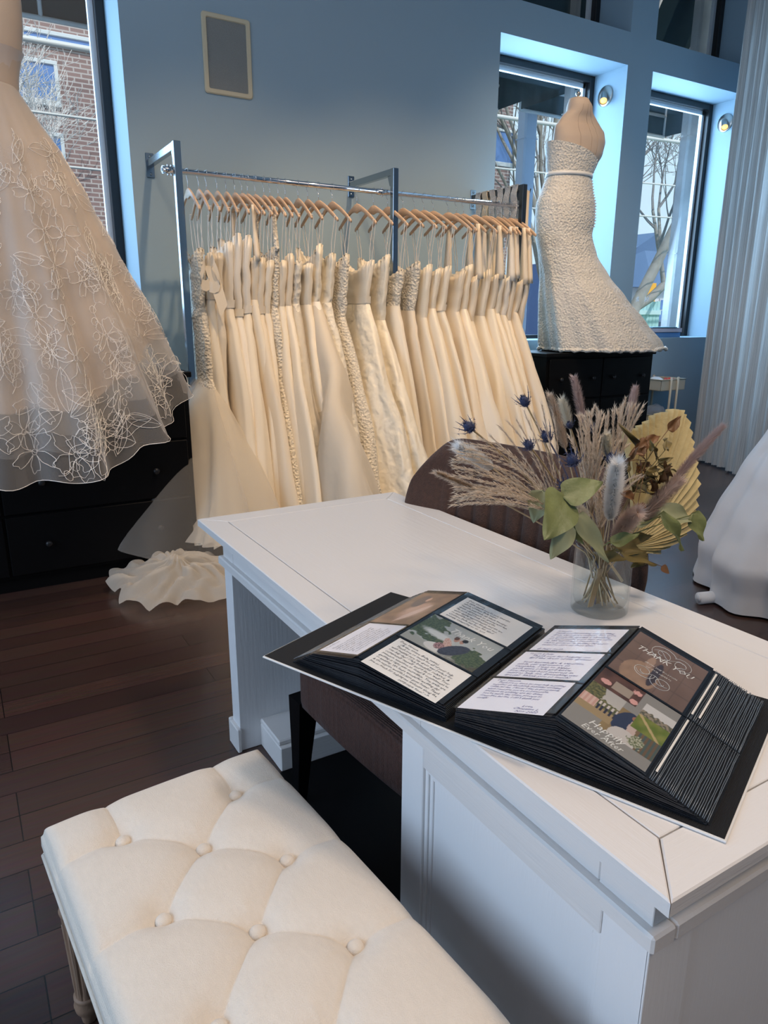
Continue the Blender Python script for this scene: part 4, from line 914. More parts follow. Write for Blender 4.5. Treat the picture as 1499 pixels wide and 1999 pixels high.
# local: x across (0..BW), y from 0 to -BL
btn = []
for r_ in range(-1, 12):
    yb = .125+.1085*r_
    if r_ % 2 == 0:
        btn += [(.112, yb), (.332, yb)]
    else: btn.append((.222, yb))
btn = [b for b in btn if .1 < b[1] < BL-.08]
segs = []
for i, a in enumerate(btn):
    for b in btn[i+1:]:
        d = hypot(a[0]-b[0], a[1]-b[1])
        if .1 < d < .17 and abs(a[0]-b[0]) > .05: segs.append((a, b, 1))
    if abs(a[0]-.112) < .01: segs.append((a, (-.03, a[1]+.004), .8))
    if abs(a[0]-.332) < .01: segs.append((a, (BW+.03, a[1]+.004), .8))
    if a[1] < .2: segs.append((a, (a[0], -.03), .8))
    if a[1] > BL-.2: segs.append((a, (a[0], BL+.03), .8))
def dseg(x, y, a, b):
    vx, vy = b[0]-a[0], b[1]-a[1]; t = max(0, min(1, ((x-a[0])*vx+(y-a[1])*vy)/(vx*vx+vy*vy))); return hypot(x-a[0]-t*vx, y-a[1]-t*vy)
def ctop(x, y):
    ex = min(x, BW-x); ey = min(y, BL-y); e = min(ex, ey)
    z = .458+.024*(1-exp(-max(0, ex)/.05))*(1-exp(-max(0, ey)/.05))
    rr = .022
    if e < rr: z -= rr-sqrt(max(0, rr*rr-(rr-e)**2))
    dep = 0
    for (bx, by) in btn:
        d2 = (x-bx)**2+(y-by)**2
        if d2 < .02: dep += .015*exp(-d2/.0007)+.006*exp(-d2/.004)
    dm = 9; 
    for a, b, wgt in segs:
        if min(a[1], b[1])-.05 < y < max(a[1], b[1])+.05: dm = min(dm, dseg(x, y, a, b)/wgt)
    dep += .0055*exp(-dm/.0035)+.0075*exp(-(dm/.028)**2)
    return z-dep*min(1, (e+.004)/.035)**.5
NX, NY = 148, 380; vs = []; fs = []
for j in range(NY+1):
    for i in range(NX+1):
        x, y = BW*i/NX, BL*j/NY; vs.append((x, -y, ctop(x, y)))
for j in range(NY):
    for i in range(NX): a = j*(NX+1)+i; fs.append((a, a+NX+1, a+NX+2, a+1))
m = MB(); m.add(vs, fs, 0, True)
rim = [(i, 0) for i in range(NX+1)]+[(NX, j) for j in range(1, NY+1)]+[(i, NY) for i in range(NX-1, -1, -1)]+[(0, j) for j in range(NY-1, 0, -1)]
R = []
for z, o_ in ((None, 0), (.43, .004), (.41, .005), (.392, .002), (.388, -.004)):
    ring = []
    for i, j in rim:
        x, y = BW*i/NX, BL*j/NY; v = vs[j*(NX+1)+i]; cx, cy = x-BW/2, y-BL/2
        sx = 1 if i == NX else -1 if i == 0 else 0; sy = 1 if j == NY else -1 if j == 0 else 0
        ring.append((x+sx*o_, -(y+sy*o_), v[2] if z is None else z))
    R.append(ring)
m.loft(R); m.build('cushion', LINEN, bn)
pp = [(-.004, .004, .389), (BW+.004, .004, .389), (BW+.004, -BL-.004, .389), (-.004, -BL-.004, .389)]; pl_ = []
for a, b in zip(pp, pp[1:]+pp[:1]): pl_ += [tuple(lerp(a[k], b[k], t/20) for k in range(3)) for t in range(20)]
m = MB(); m.tube(pl_+[pl_[0]], .0042, 8); m.build('piping', LINEN, bn)
for bx, by in btn:
    m = MB(); z0 = ctop(bx, by)+.003
    m.lathe([(.0115, -.006), (.0128, 0), (.0125, .004), (.0095, .0075), (.005, .0092), (.0005, .0096)], (bx, -by, z0+.004), 24); m.build('button', LINEN, bn)
m = MB()
m.box(.02, BW-.02, -.036, -.012, .335, .387, 0, .003); m.box(.02, BW-.02, -BL+.012, -BL+.036, .335, .387, 0, .003); m.box(.006, .03, -BL+.03, -.03, .335, .387, 0, .003); m.box(BW-.03, BW-.006, -BL+.03, -.03, .335, .387, 0, .003)
m.build('wooden_apron', OAKW, bn)
legp = [(.0275, .001), (.0285, .004), (.019, .010), (.017, .018), (.026, .026), (.027, .034), (.024, .042), (.0265, .050), (.026, .056)]
for lx, ly in ((.032, -.034), (BW-.032, -.034), (.032, -BL+.034), (BW-.032, -BL+.034), (.032, -BL/2), (BW-.032, -BL/2)):
    lg = None; m = MB()
    m.lathe([(.010, 0), (.014, .004), (.016, .02), (.024, .035), (.026, .048), (.022, .056), (.0245, .064), (.0245, .07)], (lx, ly, 0), 28)
    rings = []
    for k in range(13):
        z = .07+k*.0165; r0 = lerp(.0205, .027, k/12); f = 1 if 0 < k < 12 else 0; rings.append([(lx+cos(t)*(r0-.0028*f*max(0, cos(9*t))**2), ly+sin(t)*(r0-.0028*f*max(0, cos(9*t))**2), z) for t in [2*pi*q/108 for q in range(108)]])
    m.loft(rings)
    m.lathe([(.027, .268), (.029, .274), (.030, .279), (.028, .285), (.021, .290), (.020, .300), (.023, .306), (.023, .310)], (lx, ly, 0), 28)
    m.box(lx-.026, lx+.026, ly-.026, ly+.026, .310, .387, 0, .003)
    lg = m.build('leg', OAKW, bn); m = MB()
    for s, ax in ((-1, 0), (1, 0), (-1, 1), (1, 1)):    # carved rosette on each face of the block
        def fp(a_, b_, e): return (lx+s*(.026+e), ly+a_, b_) if ax == 0 else (lx+a_, ly+s*(.026+e), b_)
        for q in range(8):
            t = q*pi/4; m.tube([fp(.005*cos(t), .349+.005*sin(t), .001), fp(.012*cos(t), .349+.012*sin(t), .004), fp(.018*cos(t), .349+.018*sin(t), .001)], [.002, .0045, .001], 5)
        m.tube([fp(.003*cos(t*pi/4), .349+.003*sin(t*pi/4), .002) for t in range(9)], .003, 5)
    m.build('carved_rosette', OAKL, lg); m = MB()
    for q in range(9):
        t = (q+.5)*2*pi/9; m.tube([(lx+cos(t)*lerp(.0205, .027, k/5)*1.0, ly+sin(t)*lerp(.0205, .027, k/5)*1.0, .082+k*.034) for k in range(6)], .0009, 4)
    m.build('limed_fluting', OAKL, lg)
# ================================================================== PHOTO ALBUM
AL = Vector((.428, 1.153, DZ)); AE1 = Vector((.38, -.925, 0)).normalized(); AE2 = Vector((-AE1.y, AE1.x, 0)); AANG = atan2(AE1.y, AE1.x)
alb = thing('photo_album', 'large open black album of thank you letters and wedding photos lying across the desk', 'album', AL, AANG)
# local frame: x = along the opened width (s), y = page height (t), z up; x from 0 to .804, y 0 to .405
COVW = mat('white_cover', (.72, .71, .69), .4); COVB = mat('black_lining', (.008, .008, .009), .75, bump=('wave', 200, .6, (1, 1, 0))); PLAST = mat('black_page', (.012, .013, .016), .25, spec=.5, bump=('noise', 60, .15, (1, .4, 1)))
FEDGE = mat('film_edge', (.13, .15, .17), .15, spec=.8)
FILM = clear('film_sleeve', .03, .12)
m = MB(); m.box(0, .804, 0, .405, .0005, .0038, 0, .001); c = m.build('cover', COVW, alb); m = MB(); m.box(.003, .801, .0035, .4015, .0038, .0048); m.build('lining', COVB, c)
T0, T1 = .015, .378
prof = [(.062, .010), (.118, .043), (.218, .064), (.392, .034)]; profR = [(.410, .042), (.572, .086), (.700, .042), (.782, .009)]
def pz(pr, s): 
    for a, b in zip(pr, pr[1:]):
        if s <= b[0]: return lerp(a[1], b[1], (s-a[0])/(b[0]-a[0]))
    return pr[-1][1]
rp = random.Random(5)
def stack(pr, n, s_spine, name):
    m = MB()
    for k in range(n):
        f = (k+.5)/n; dt = rp.uniform(-.002, .003)
        # outer edge of every leaf steps outwards and down, giving the fanned slope
        lo, hi = (pr[0][0], pr[1][0]) if pr is prof else (pr[2][0], pr[3][0])
        if pr is prof: pts = [(lerp(pr[0][0], pr[1][0], f), lerp(.006, pr[1][1], f))]+[(s, lerp(.006, z, f)) for s, z in pr[2:]]
        else: pts = [(s, lerp(.006, z, f)) for s, z in pr[:2]]+[(lerp(pr[3][0], pr[2][0], f), lerp(.006, pr[2][1], f))]
        th_ = .0011
        for y0, y1 in ((T0+dt, .195), (.197, T1+dt)):
            top = [[(s, y, z-.001) for s, z in pts] for y in (y0, y1)]; bot = [[(s, y, z-.001-th_) for s, z in pts] for y in (y0, y1)]
            q = len(pts); m.loft([[top[0][i] for i in range(q)], [top[1][i] for i in range(q)], [bot[1][i] for i in range(q)], [bot[0][i] for i in range(q)], [top[0][i] for i in range(q)]], closed=False, smooth=False)
            for i_ in (0, q-1): m.add([top[0][i_], top[1][i_], bot[1][i_], bot[0][i_]], [(0, 1, 2, 3)], k % 2)
    # solid core just inside the leaf edges
    poly = [(pr[0][0]+.012, .005)]+[(s, z-.004) for s, z in pr[1:3]]+([(pr[3][0], pr[3][1]-.004), (pr[3][0], .005)] if pr is prof else [(pr[3][0]-.014, .005)])
    if pr is profR: poly = [(pr[0][0], .005), (pr[0][0], pr[0][1]-.004), (pr[1][0], pr[1][1]-.004), (pr[2][0]-.002, pr[2][1]-.004), (pr[3][0]-.014, .005)]
    R = [[(s, y, z) for s, z in poly] for y in (T0+.004, T1-.004)]; m.loft(R, closed=True, cap0=True, cap1=True, smooth=False)
    a_, b_ = ((pr[1], pr[0]) if pr is prof else (pr[2], pr[3])); nr_ = 14 if pr is prof else 30   # welded film rims of the fanned sleeves
    for k in range(1, nr_):
        f = (k+rp.uniform(-.25, .25))/nr_; s_, z_ = lerp(a_[0], b_[0], f), lerp(a_[1], b_[1], f)+.0002
        for y0, y1 in ((T0, .194), (.198, T1)): m.tube([(s_+rp.uniform(-.0006, .0006), lerp(y0, y1, q/6), z_+rp.uniform(-.0003, .0003)) for q in range(7)], .0007, 4, 1)
    return m.build(name, [PLAST, FEDGE], alb)
stack(prof, 17, .39, 'page_stack'); stack(profR, 46, .41, 'page_stack')
def leafpage(sA, sB, pr, name='page'):
    za, zb = pz(pr, sA), pz(pr, sB); n = Vector((-(zb-za), 0, sB-sA)).normalized(); A = Vector((sA, 0, za)); B = Vector((sB, 0, zb)); m = MB()
    vs = []
    for e in (0, .0014):
        for y in (T0, T1):
            for P in (A, B): vs.append(P+Vector((0, y, 0))+n*e)
    m.add(vs, [(0, 2, 3, 1), (4, 5, 7, 6), (0, 1, 5, 4), (2, 6, 7, 3), (0, 4, 6, 2), (1, 3, 7, 5)])
    o = m.build(name, PLAST, alb); ex = (B-A).normalized(); L_ = (B-A).length
    def fr(u, v, e=0): return A+ex*u+Vector((0, v, 0))+n*(.0016+e)
    return o, fr, L_
CARD = mat('letter_card', (.80, .79, .76), .5); CARDB = mat('letter_card_white', (.80, .80, .86), .45); INK = mat('ink', (.05, .05, .07), .6); INKB = mat('blue_ink', (.10, .10, .28), .6)
PRINT = mat('photo_print', (.5, .5, .5), .32, attr=True)
def put(parent, fr, u0, u1, v0, v1, name, lines=None, size=.0095, rot=0, card=None, ink=INK, pic=None, nx=90, ny=60, over=()):
    m = MB(); cols = None
    if pic:
        vs = []; cols = []
        for j in range(ny+1):
            for i in range(nx+1): vs.append(fr(lerp(u0, u1, i/nx), lerp(v0, v1, j/ny))); cols.append(pic(i/nx, j/ny))
        fs = [(j*(nx+1)+i, j*(nx+1)+i+1, (j+1)*(nx+1)+i+1, (j+1)*(nx+1)+i) for j in range(ny) for i in range(nx)]; m.add(vs, fs)
    else: m.add([fr(u0, v0), fr(u1, v0), fr(u1, v1), fr(u0, v1)], [(0, 1, 2, 3)])
    W_, H_ = (u1-u0, v1-v0) if rot == 0 else (v1-v0, u1-u0)
    for (x, y, txt, sz, wl) in (lines or []):
        t = text_mb(txt, sz, 1, shear=.35 if wl else .15)
        if wl:   # stretch or squeeze the line to its measured length
            mw = max(v[0] for v in t.v) if t.v else 1; k = wl*W_/mw; t.v = [(v[0]*k, v[1], 0) for v in t.v]
        V = []
        for v in t.v:
            a = x*W_+v[0]; b = y*H_+v[1]+.0006*sin(a*300+y*40)
            V.append(fr(u0+a, v0+b, .0004) if rot == 0 else fr(u1-b, v0+a, .0004))
        m.add(V, t.f, 1)
    for crv, r_ in over: m.tube([fr(lerp(u0, u1, a), lerp(v0, v1, b), .0005) for a, b in crv], r_, 3, 1)
    o = m.build(name, [PRINT if pic else (card or CARD), ink], parent, colors=(cols+[(1, 1, 1)]*(len(m.v)-len(cols))) if pic else None)
    return o
def script(lines, y0, dy, x0=.06, size=.0085, wl=.86, jit=None):
    out = []
    for i, t in enumerate(lines):
        if not t: continue
        w_ = wl*min(1, len(t)/44) if not jit else jit[i]
        out.append((x0, y0-dy*i, t, size, w_))
    return out
# page with a letter and a photo, outermost left
pgA, fA, LA = leafpage(.120, .2165, prof)
put(pgA, fA, .006, LA-.004, .020, .165, 'letter', script(['Dear Vanessa,', '', 'Thank you so much for all your help with', 'making sure my dress fit perfectly. All', 'of the alterations made my day extra', 'special. I felt so beautiful in my dress', 'and got so many compliments all night', 'long. I could not be happier with the way', 'the day turned out and hope to see you', 'soon but not too busy! Forever yours,'], .90, .085, .07, .0052, .85), rot=1, card=CARDB)
def mixc(a, b, t): t = max(0, min(1, t)); return tuple(lerp(p, q, t) for p, q in zip(a, b))
def ell(u, v, cu, cv, a, b, rot=0): 
    du, dv = u-cu, v-cv; c, s = cos(rot), sin(rot); x, y = (du*c+dv*s)/a, (-du*s+dv*c)/b; return 1-hypot(x, y)
def picA(u, v):
    c = mixc((.30, .19, .13), (.20, .13, .10), .5+nz(u*5, v*9, 1)*1.2)
    c = mixc(c, (.50, .33, .26), 4*ell(u, v, .55, .42, .33, .30, .7)*(.6+.4*nz(u*20, v*20)))
    c = mixc(c, (.62, .46, .40), 5*ell(u, v, .62, .35, .09, .32, -.5)+nz(u*30, v*8)*.6)
    c = mixc(c, (.10, .09, .11), 6*ell(u, v, .32, .72, .16, .22, .4)); c = mixc(c, (.62, .40, .30), 8*ell(u, v, .44, .78, .05, .07)); return c
put(pgA, fA, .002, LA-.002, .17, .358, 'photo', pic=picA, nx=60, ny=90)
# second left page: letter, thank you photo, letter
pgB, fB, LB = leafpage(.2185, .388, prof)
LB1 = ['Dear Vanessa,', '   (& the entire Bella team),', '  Thank you so much for all of your help', 'with making sure my dress was perfect for', 'our big day! I felt beautiful, relaxed, &', 'completely myself, and it fit so well! Your', 'patience, attention to detail & commitment to', 'getting it right was incredible. You truly are', 'so amazing. We had a wonderful wedding day', '& the surprise wouldn\'t have gone better. Thank', 'you so much for helping me welcome along the', '                         surprise too! ->']
put(pgB, fB, .012, LB-.010, .006, .118, 'letter', script(LB1, .90, .078, .05, .0078, .9))
def picB(u, v):
    c = mixc((.42, .45, .44), (.34, .37, .37), v+.3*nz(u*3, v*3, 3))
    if v < .22+.05*nz(u*6, 1): c = mixc((.33, .34, .31), (.08, .07, .04), 2*(u-.45)+.5*nz(u*20, v*20))
    g = max(ell(u, v, .10, .62, .24, .42)*3+nz(u*14, v*12, 2)*1.5, ell(u, v, .80, .30, .24, .26, .1)*3+nz(u*16, v*14, 5)*1.3, ell(u, v, .38, .30, .22, .12)*3+nz(u*16, v*14, 6))
    if g > .2: c = mixc((.03, .055, .028), (.11, .14, .065), .5+nz(u*40, v*40, 7)*1.6)
    vl = ell(u, v, .30, .50, .26, .11, -.15)
    if vl > 0: c = mixc(c, (.55, .58, .57), vl*2.2+.2*nz(u*40, v*10))
    if ell(u, v, .46, .17, .18, .13, .2) > 0: c = (.60, .60, .58)
    if ell(u, v, .50, .36, .055, .20, .35) > 0: c = mixc((.55, .42, .36), (.45, .25, .2), .5+nz(u*50, v*50)*2)
    if ell(u, v, .44, .24, .06, .10) > 0: c = mixc((.5, .3, .3), (.08, .04, .04), .5+nz(u*70, v*70, 9)*3)
    if ell(u, v, .62, .30, .10, .26, -.4) > 0: c = mixc((.03, .035, .05), (.06, .06, .08), .5+nz(u*30, v*30))
    if ell(u, v, .525, .60, .030, .075) > 0: c = (.40, .22, .16)
    if ell(u, v, .507, .64, .030, .06) > 0: c = (.10, .05, .03)
    if ell(u, v, .595, .615, .028, .075) > 0: c = (.38, .22, .16)
    if ell(u, v, .612, .665, .035, .055) > 0: c = (.015, .013, .012)
    return c
WINK = mat('white_ink', (.72, .74, .72), .4)
put(pgB, fB, .006, LB-.014, .124, .242, 'thank_you_photo', [(.34, .72, 'Thank You', .026, .60)], ink=WINK, pic=picB, nx=130, ny=90)
put(pgB, fB, .012, LB-.012, .247, .356, 'letter', script(['Dear Vanessa,', 'A little thank you to you and the', 'whole Couture Bella team!', 'Vanessa, you made my whole wedding', 'dress experience so special and fun.', 'My mom and I both enjoyed the', 'dates during appointments and we are', 'so thankful for your kindness too.', 'Couture Bella has been fun filled', 'and life enhancing to us. xox'], .88, .088, .06, .0085, .9, ))
# right pages
pgC, fC, LC = leafpage(.412, .5705, profR)
put(pgC, fC, .008, LC-.014, .004, .119, 'letter', script(['Dear Vanessa,', '   Thank you so much for your help in putting', 'together an absolutely beautiful wedding', 'outfit for me. I know I was in good hands', 'when I met you, you are so personable', 'and have an amazing eye for detail.', 'You\'ve made the entire process so', 'stress-free for me. I can\'t thank you', 'enough!', '', '                                    Love,', '                              Christine L', '                                  Nov 2022'], .92, .074, .08, .0078, .86, [.30, .86, .84, .84, .74, .70, .72, .72, .14, 0, .74, .82, .84]), card=CARDB, ink=INKB)
put(pgC, fC, .008, LC-.012, .124, .238, 'letter', script(['Vanessa & Patty,', '   Thank you for helping me', '   find the dress of my dreams!', '', '  Your knowledge & expertise', 'made our experience so', 'enjoyable. I was so happy', 'each time I left and knew', 'you had my best interest in', 'mind to help me. Everything was', 'special. Thank you so much!'], .90, .083, .08, .009, .85, [.32, .8, .86, 0, .8, .66, .7, .74, .78, .86, .80]), card=CARDB, ink=INKB)
put(pgC, fC, .010, LC-.012, .243, .357, 'letter', script(['Hi Vanessa,', 'Thank you for making our wedding', 'dress experience magical. You were', 'so wonderful through it all making', 'me feel beautiful every time we came', 'in. We will always remember it,', 'I felt so special on my wedding day and so', 'excited to share my dress again!', '', '@ Paige Smith'], .86, .088, .08, .0085, .85, [.2, .8, .84, .8, .84, .7, .84, .7, 0, .35])+[(.72, .05, 'OCT 14 2022', .005, .2)], card=CARDB, ink=INKB)
pgE, fE, LE = leafpage(.5735, .6985, profR)
def picE(u, v):
    c = mixc((.13, .085, .065), (.19, .13, .105), .4+.5*v+.5*nz(u*4, v*4, 11))
    if abs((u*5) % 1-.5) > .47 or abs((v*4) % 1-.5) > .47: c = tuple(x*.72 for x in c)
    if ell(u, v, .34, .20, .24, .26, -.1) > 0: c = mixc(c, (.33, .22, .15), .8+.4*nz(u*12, v*9))
    if ell(u, v, .37, .52, .05, .13) > 0: c = (.35, .24, .18)
    if ell(u, v, .50, .35, .06, .26) > 0: c = (.05, .04, .05)
    return c
def spiral(cu, cv, r, t0, n, s=1, gx=1., gy=1.): return [(cu+gx*r*(1-k/n*.8)*cos(t0+s*k*.42), cv+gy*r*(1-k/n*.8)*sin(t0+s*k*.42)) for k in range(n)]
put(pgE, fE, .004, LE-.004, .195, .358, 'thank_you_card', [(.10, .64, 'THANK YOU', .022, .80), (.30, .47, 'FROM THE BOTTOM', .006, .45), (.34, .40, 'OF OUR HEARTS', .006, .36)], ink=WINK, pic=picE, nx=80, ny=90,
    over=[(spiral(.42, .80, .16, .5, 26, 1, 1.2), .0005), (spiral(.70, .78, .14, 2.5, 26, -1, 1.1), .0005), (spiral(.36, .30, .13, .2, 24, -1, 1.2), .0005), (spiral(.62, .26, .13, 2.8, 24, 1, 1.2), .0005), ([(.30+.016*k, .80+.05*sin(k*.35)) for k in range(26)], .0005), ([(.26+.018*k, .28-.05*sin(k*.35)) for k in range(26)], .0005)])
def picF(u, v):
    c = (.24, .235, .22)
    if v > .70 and u < .55:
        c = mixc((.06, .03, .022), (.12, .06, .045), .5+nz(u*9, v*9, 2))
        if abs(u-.32) < .12 and abs(v-.83) < .07: c = (.32, .27, .22)
        if ell(u, v, .48, .92, .07, .05)*3+nz(u*30, v*30)*2 > .6 or ell(u, v, .12, .80, .07, .04) > 0 or ell(u, v, .50, .76, .05, .04) > 0: c = (.60, .33, .30)
    elif v > .26 and u < .44 and not (v > .70):
        c = mixc((.50, .48, .44), (.38, .38, .37), (v-.3)*2)
        if v < .42+.05*nz(u*9, 3): c = (.32, .24, .13)
        if ell(u, v, .08, .58, .12, .20)*2+nz(u*14, v*14)*1.2 > .2 or (v < .52+.04*nz(u*18, 5) and v > .40): c = mixc((.06, .07, .03), (.18, .17, .07), .5+nz(u*40, v*40)*1.5)
        if .36 < v < .50:
            k = int(u*38)
            if u < .20: c = (.50, .30, .25) if k % 2 == 0 else (.58, .42, .36)
            elif k % 2 == 0: c = (.03, .03, .05) if v < .44 else (.55, .5, .48)
    elif u > .52 and v > .42 and v < .86 and u > .62:
        c = mixc((.45, .46, .48), (.55, .55, .54), v)
        if v < .72: c = mixc((.10, .15, .02), (.20, .22, .05), .5+nz(u*10, v*10)); 
        if abs((v-.42)-(.95-u)*.75) < .02: c = (.42, .33, .16)
        if .66 < v < .74+.03*nz(u*25, 1): c = (.10, .10, .07) if nz(u*30, v*30) > 0 else (.26, .22, .16)
    elif u > .36 and v > .16 and v < .60:
        c = mixc((.26, .19, .09), (.14, .09, .05), (u-.36)*2)
        if u > .72 and (u*18) % 1 > .5: c = (.07, .10, .09)
        if ell(u, v, .55, .42, .11, .18, -.3) > 0: c = (.03, .04, .08)
        if ell(u, v, .66, .36, .05, .16, .1) > 0: c = (.48, .38, .34)
        if ell(u, v, .63, .54, .035, .035) > 0 or ell(u, v, .66, .50, .03, .035) > 0: c = (.30, .14, .09)
        if ell(u, v, .62, .20, .16, .13) > 0: c = (.50, .48, .46)
        if ell(u, v, .76, .26, .10, .09)*3+nz(u*30, v*30)*1.4 > .3: c = mixc((.10, .13, .05), (.42, .42, .33), .5+nz(u*60, v*60, 4)*3)
    return c
put(pgE, fE, .003, LE-.003, .018, .190, 'collage_card', [(.26, .115, 'Happily', .020, .44), (.22, .03, 'Ever After', .016, .50)], ink=WINK, pic=picF, nx=110, ny=130)
# clear sleeves and pocket edges
for pg, fr, L_, cuts in ((pgA, fA, LA, (.167,)), (pgB, fB, LB, (.121, .2445)), (pgC, fC, LC, (.1215, .2405)), (pgE, fE, LE, (.1925,))):
    m = MB(); n1 = 16; n2 = 36; vs = [fr(L_*i/n1, lerp(T0*.0+.001, T1-T0*0-.016, j/n2), .0009+.0006*max(0, nz(i*.7, j*.45, L_*90))) for j in range(n2+1) for i in range(n1+1)]
    # pages start at T0, so shift by it happens in fr through v
    m.add(vs, [(j*(n1+1)+i, j*(n1+1)+i+1, (j+1)*(n1+1)+i+1, (j+1)*(n1+1)+i) for j in range(n2) for i in range(n1)], 0, True); m.build('clear_sleeve', FILM, pg)
    m = MB()
    for c in cuts: m.add([fr(0, c-.0022, .0016), fr(L_, c-.0022, .0016), fr(L_, c+.0022, .0016), fr(0, c+.0022, .0016)], [(0, 1, 2, 3)])
    m.build('pocket_edge', PLAST, pg)
EDGE = mat('white_card_edge', (.7, .68, .64), .6); m = MB()
for s, z, v0, v1 in ((.706, .0425, .03, .185), (.706, .0425, .205, .36), (.716, .037, .21, .33)): m.add([(s, v0, z+.002), (s+.0028, v0, z+.001), (s+.0028, v1, z+.001), (s, v1, z+.002)], [(0, 1, 2, 3)])
m.build('card_edge', EDGE, alb)
# ================================================================== VASE AND DRIED BOUQUET
VX, VY = 1.148, .999
vg = clear('clear_glass', .05, .0, (.97, .985, .98))
m = MB(); m.lathe([(.001, 0), (.057, 0), (.0605, .003), (.061, .02), (.061, .148), (.0605, .150), (.0585, .150), (.058, .148), (.0575, .03), (.054, .020), (.03, .0165), (.001, .016)], (0, 0, 0), 64, caps=False)
vo = m.build('glass_vase', vg); vo.location = (VX, VY, DZ); tag(vo, 'clear glass cylinder vase of dried flowers on the white desk', 'vase')
VB = Vector((VX, VY, DZ))
STEM = mat('dry_stem', (.34, .24, .12), .7); STEMB = mat('straw_stem', (.55, .43, .27), .7); THB = mat('thistle_blue', (.035, .045, .10), .7); THS = mat('thistle_stem', (.10, .10, .17), .6)
def hairmat(name, col):
    m = bpy.data.materials.new(name); m.use_nodes = True; nt = m.node_tree; N = nt.nodes; L = nt.links; b = N['Principled BSDF']; b.inputs['Base Color'].default_value = (*col, 1); b.inputs['Roughness'].default_value = .9; b.inputs['Specular IOR Level'].default_value = .1
    t = N.new('ShaderNodeBsdfTranslucent'); t.inputs[0].default_value = (*col, 1); x = N.new('ShaderNodeMixShader'); x.inputs[0].default_value = .5; L.new(b.outputs[0], x.inputs[1]); L.new(t.outputs[0], x.inputs[2]); L.new(x.outputs[0], N['Material Output'].inputs[0]); return m
PLUME = hairmat('plume_beige', (.84, .73, .60)); PLTW = hairmat('plume_stem', (.52, .40, .28))
BUNW = hairmat('bunny_white', (.95, .94, .92)); BUNC = hairmat('bunny_cream', (.82, .74, .56)); FOXP = hairmat('foxtail_mauve', (.47, .27, .22)); FOXB = hairmat('foxtail_brown', (.58, .37, .25)); FOXT = hairmat('foxtail_tan', (.62, .45, .28))
LEAFG = mat('leaf_green', (.22, .25, .09), .5, bump=('noise', 50, .3), var=(18, .35)); LEAFL = mat('leaf_pale', (.33, .35, .20), .55, var=(14, .25)); LEAFB = mat('leaf_brown', (.19, .085, .028), .5, var=(20, .4)); LEAFO = mat('leaf_olive', (.20, .15, .045), .5, var=(20, .4)); PALM = mat('dried_palm', (.60, .49, .24), .65, bump=('noise', 60, .2), var=(26, .2))
rb = random.Random(77)
def W(px, py, dy=0.): return at_y(px, py, VY+dy)-VB
def foot():
    a = rb.uniform(0, 6.28); r = rb.uniform(0, .042); return Vector((r*cos(a), r*sin(a), .019))
def stem_curve(tip, bend=.0, f=None, n=14):
    f = f or foot(); neck = Vector((max(-.045, min(.045, tip.x*.16-f.x*.5)), max(-.045, min(.045, tip.y*.16-f.y*.5)), .135)); pts = []
    b = tip-Vector((0, 0, 1))*0+Vector((0, 0, bend)); c = neck.lerp(tip, .5)+Vector((0, 0, .03+bend))
    for k in range(5): pts.append(f.lerp(neck, k/5))
    for k in range(n+1): t = k/n; pts.append(neck*(1-t)**2+c*2*t*(1-t)+tip*t*t)
    return pts
def flower(name, label, cat='dried flower', group=None): return thing(name, label, cat, VB, 0, group)
def hairs(m, spine, rad, n, L_, mi=0, droop=.3, wd=.0010, fwd=.9):
    """furry head: hair triangles leaving a spine"""
    for q_ in range(n):
        f = rb.random(); lk = 1.0 if q_ % 6 else 1.7; i = min(int(f*(len(spine)-1)), len(spine)-2); g = f*(len(spine)-1)-i; p = spine[i].lerp(spine[i+1], g); t = (spine[i+1]-spine[i]).normalized(); u = t.orthogonal().normalized(); v = t.cross(u); a = rb.uniform(0, 6.28); d = u*cos(a)+v*sin(a)
        r = rad*sin(pi*min(1, .12+.83*f))**.6; b = p+d*r*.3; e = p+d*(r*.8+L_*.45*lk)+t*L_*lk*fwd*rb.uniform(.6, 1.2)+Vector((0, 0, -droop*L_*.2)); s = t.cross(d)*wd; m.add([b-s, b+s, e], [(0, 1, 2)], mi)
def furry(name, label, tip, base_f, rad, mt, n=2600, L_=.012, st=STEMB, dens=1, bend=0):
    """tip: point; head occupies the end base_f..1 of the stem curve"""
    o = flower(name, label); pts = stem_curve(tip, bend); k = int(len(pts)*base_f); m = MB(); m.tube(pts[:k+2], .0014, 6); m.build('stem', st, o)
    sp = pts[k:]; fine_ = []
    for a, b in zip(sp, sp[1:]): fine_ += [a.lerp(b, q/3) for q in range(3)]
    fine_.append(sp[-1]); m = MB(); N_ = len(fine_); m.tube(fine_, [rad*.40*sin(pi*(.1+.86*i/(N_-1)))**.6 for i in range(N_)], 10); hairs(m, fine_, rad, n, L_, 1, wd=.0007); c_ = mt.node_tree.nodes['Principled BSDF'].inputs[0].default_value; tn = mt.name+'_tip'; tm = MATS.get(tn) or hairmat(tn, tuple(min(.95, lerp(v, .85, .38)) for v in c_[:3])); MATS[tn] = tm; m.build('seed_head', [mt, tm], o); return o
